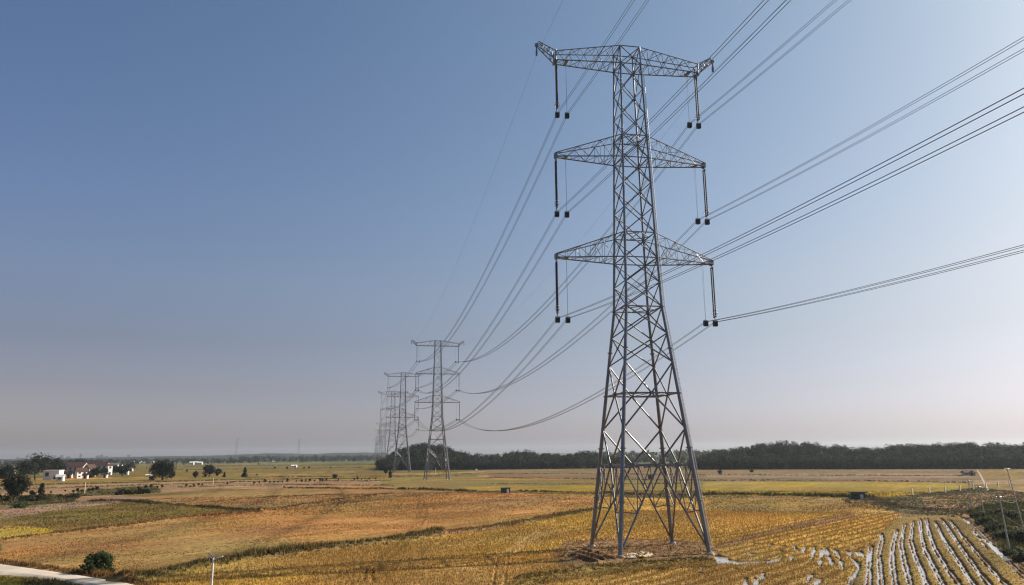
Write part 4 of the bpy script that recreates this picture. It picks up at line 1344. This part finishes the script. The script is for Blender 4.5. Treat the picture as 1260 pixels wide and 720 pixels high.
# ------------------------------------------------------------------ poles, lamp, posts
def upole(px0, py0, px1, py1, label, r0=.105, arms=1, name="utility_pole"):
    """concrete pole from its foot (photo position) to a top seen at px1,py1"""
    q = at(px0, py0); d = math.hypot(*q)
    top = ray_at(px1, py1, d)
    e = empty(name, (*q, 0), 0, label, "pole", "utility poles by the ditch")
    v = Vector((top[0] - q[0], top[1] - q[1], top[2]))
    t = MB(); t.tube([v * -.04, v], [r0, r0 * .6], 10); t.build("pole", M_POLE, e)
    ax = Vector((v.y * 0 + .9, .43, 0))
    for k in range(arms):
        p = v * (.965 - .08 * k)
        t = MB(); t.tube([p - ax * .75, p + ax * .75], .05, 5)
        for s in (-.65, -.25, .65): t.tube([p + ax * s, p + ax * s + Vector((0, 0, .28))], .05, 6)
        t.build("crossarm", M_STEEL, e)
    return q, v


pA = upole(1196, 628, 1191.5, 590.5, "first concrete utility pole, where the ditch meets the weedy bank")
pB = upole(1212, 637.5, 1204, 597.5, "second concrete utility pole, with shrubs round its foot")
pC = upole(1243, 681, 1229, 609, "nearest concrete utility pole, at the edge of the flooded field")
pD = upole(1260, 652, 1238.5, 574.5, "tallest thin utility pole, rising over the thicket", r0=.10)


def line_wire(p, q, label, sag=.35, r=.022):
    a = Vector((p[0][0], p[0][1], 0)) + p[1] * p[2]; b_ = Vector((q[0][0], q[0][1], 0)) + q[1] * q[2]
    t = MB()
    t.tube([a.lerp(b_, k / 12) - Vector((0, 0, sag * 4 * (k / 12) * (1 - k / 12))) for k in range(13)], r, 5)
    tag(t.build("overhead_wire", M_WIRE), label, "wire", "low wires between the utility poles")


line_wire((*pA, .97), (*pB, .97), "slack wire between the first and second utility poles")
line_wire((*pB, .97), (*pC, .97), "slack wire between the second and nearest utility poles")
line_wire((*pC, .95), (*pD, .45), "slanting wire from the nearest pole to mid-height of the tallest pole")
line_wire((*pC, .66), (*pD, .05), "stay wire from the nearest pole down to the tallest pole's foot", sag=.1)

# solar street lamp
lx, ly, lz = ray_at(262.3, 688, 50)
e = empty("street_lamp", (lx, ly, 0), 0.2, "slim white solar street lamp at the edge of the golden field", "street lamp")
t = MB(); t.tube([(0, 0, -.1), (0, 0, lz)], [.085, .055], 12); t.tube([(0, 0, -.1), (0, 0, .25)], .16, 12)
t.build("pole", M_LAMP, e)
t = MB(); t.tube([(0, 0, lz - .06), (.22, 0, lz + .06), (.36, 0, lz + .1)], .028, 8); t.build("arm", M_LAMP, e)
t = MB(); t.box((.40, 0, lz + .10), (.26, .17, .06), 0, Matrix.Rotation(-.25, 3, 'Y')); t.build("lamp_head", M_LAMP, e)
t = MB(); t.tube([(0, 0, lz - .05), (-.08, 0, lz + .12)], .03, 6); t.build("bracket", M_LAMP, e)
t = MB(); t.box((-.12, 0, lz + .2), (.42, .34, .035), 0, Matrix.Rotation(.75, 3, 'Y')); pn = t.build("solar_panel", M_PANEL, e)
t = MB(); t.box((-.125, 0, lz + .178), (.44, .36, .02), 0, Matrix.Rotation(.75, 3, 'Y')); t.build("panel_back", M_LAMP, pn)

# pale marker posts by the yellow field
t = MB(); t.box((0, 0, .72), (.36, .30, 1.44)); t.box((0, 0, 1.47), (.42, .36, .08)); t.box((0, 0, .02), (.5, .3, .12))
mp = t.build("marker_post", M_POST)
for i, (px, py) in enumerate([(1123, 609.3), (1144, 607.5), (1163.5, 606.5), (1181.5, 604.6), (1198, 602.8), (1213.5, 601.6), (1228.5, 599.6), (1242.5, 598.4)]):
    o = mp if i == 0 else mp.copy()
    if i: COL.objects.link(o)
    o.location = (*at(px, py), .05); o.rotation_euler.z = .75; o.scale = (.95, 1, 1.05)
    tag(o, "pale cream marker post in the row beyond the yellow field", "post", "marker posts beyond the yellow field")
# thin white stakes in the fields
t = MB(); t.tube([(0, 0, -.1), (0, 0, 3.6)], [.09, .07], 6); t.box((0, 0, 3.6), (.2, .2, .1))
sk = t.build("field_stake", M_POST)
for i, (px, py, h, lb) in enumerate([(104, 607, 1.0, "tall thin white stake among the saplings before the village"), (262, 597, .8, "thin white stake in the tan field below the cypress"), (536, 584, 1.1, "thin white stake under the second pylon's legs")]):
    o = sk if i == 0 else sk.copy()
    if i: COL.objects.link(o)
    o.location = (*at(px, py), 0); o.scale = (1.3, 1.3, h)
    tag(o, lb, "stake", "white stakes in the fields")

# sacks left on the mud under the pylon
for i, (px, py, rz, lb) in enumerate([(787, 687.2, .3, "flattened yellow sack lying at the edge of the white slurry"), (792, 687.6, 1.4, "second crumpled yellow sack beside the white slurry")]):
    t = MB()
    nu, nv = 10, 6
    vs = []
    for a in range(nv + 1):
        th = PI * a / nv
        for b_ in range(nu):
            ph = 2 * PI * b_ / nu
            w_ = 1 + .18 * math.sin(3 * ph + i) * math.sin(th)
            vs.append((.42 * math.sin(th) * math.cos(ph) * w_, .24 * math.sin(th) * math.sin(ph) * w_, .16 + .14 * math.cos(th)))
    fs = [(a * nu + b_, a * nu + (b_ + 1) % nu, (a + 1) * nu + (b_ + 1) % nu, (a + 1) * nu + b_) for a in range(nv) for b_ in range(nu)]
    t.add(vs, fs, True)
    o = t.build("sack", M_YELLOW); q = at(px, py); zz, _ = land(np.array([q[0]]), np.array([q[1]]))
    o.location = (*q, float(zz[0])); o.rotation_euler.z = rz
    tag(o, lb, "sack", "yellow sacks under the pylon")

# ------------------------------------------------------------------ haze
hz = bpy.data.materials.new("haze_air")
hz.use_nodes = True
hn = hz.node_tree
hn.nodes.clear()
ho = hn.nodes.new("ShaderNodeOutputMaterial")
hv = hn.nodes.new("ShaderNodeVolumePrincipled")
hv.inputs["Color"].default_value = (0.76, 0.87, 1.0, 1)
hv.inputs["Density"].default_value = 0.00008
hv.inputs["Anisotropy"].default_value = 0.35
hn.links.new(hv.outputs[0], ho.inputs["Volume"])
b = MB(); b.box((0, 0, 39), (14200, 14200, 82))
tag(b.build("haze", hz), "thin autumn haze over the plain", "haze", kind="stuff")
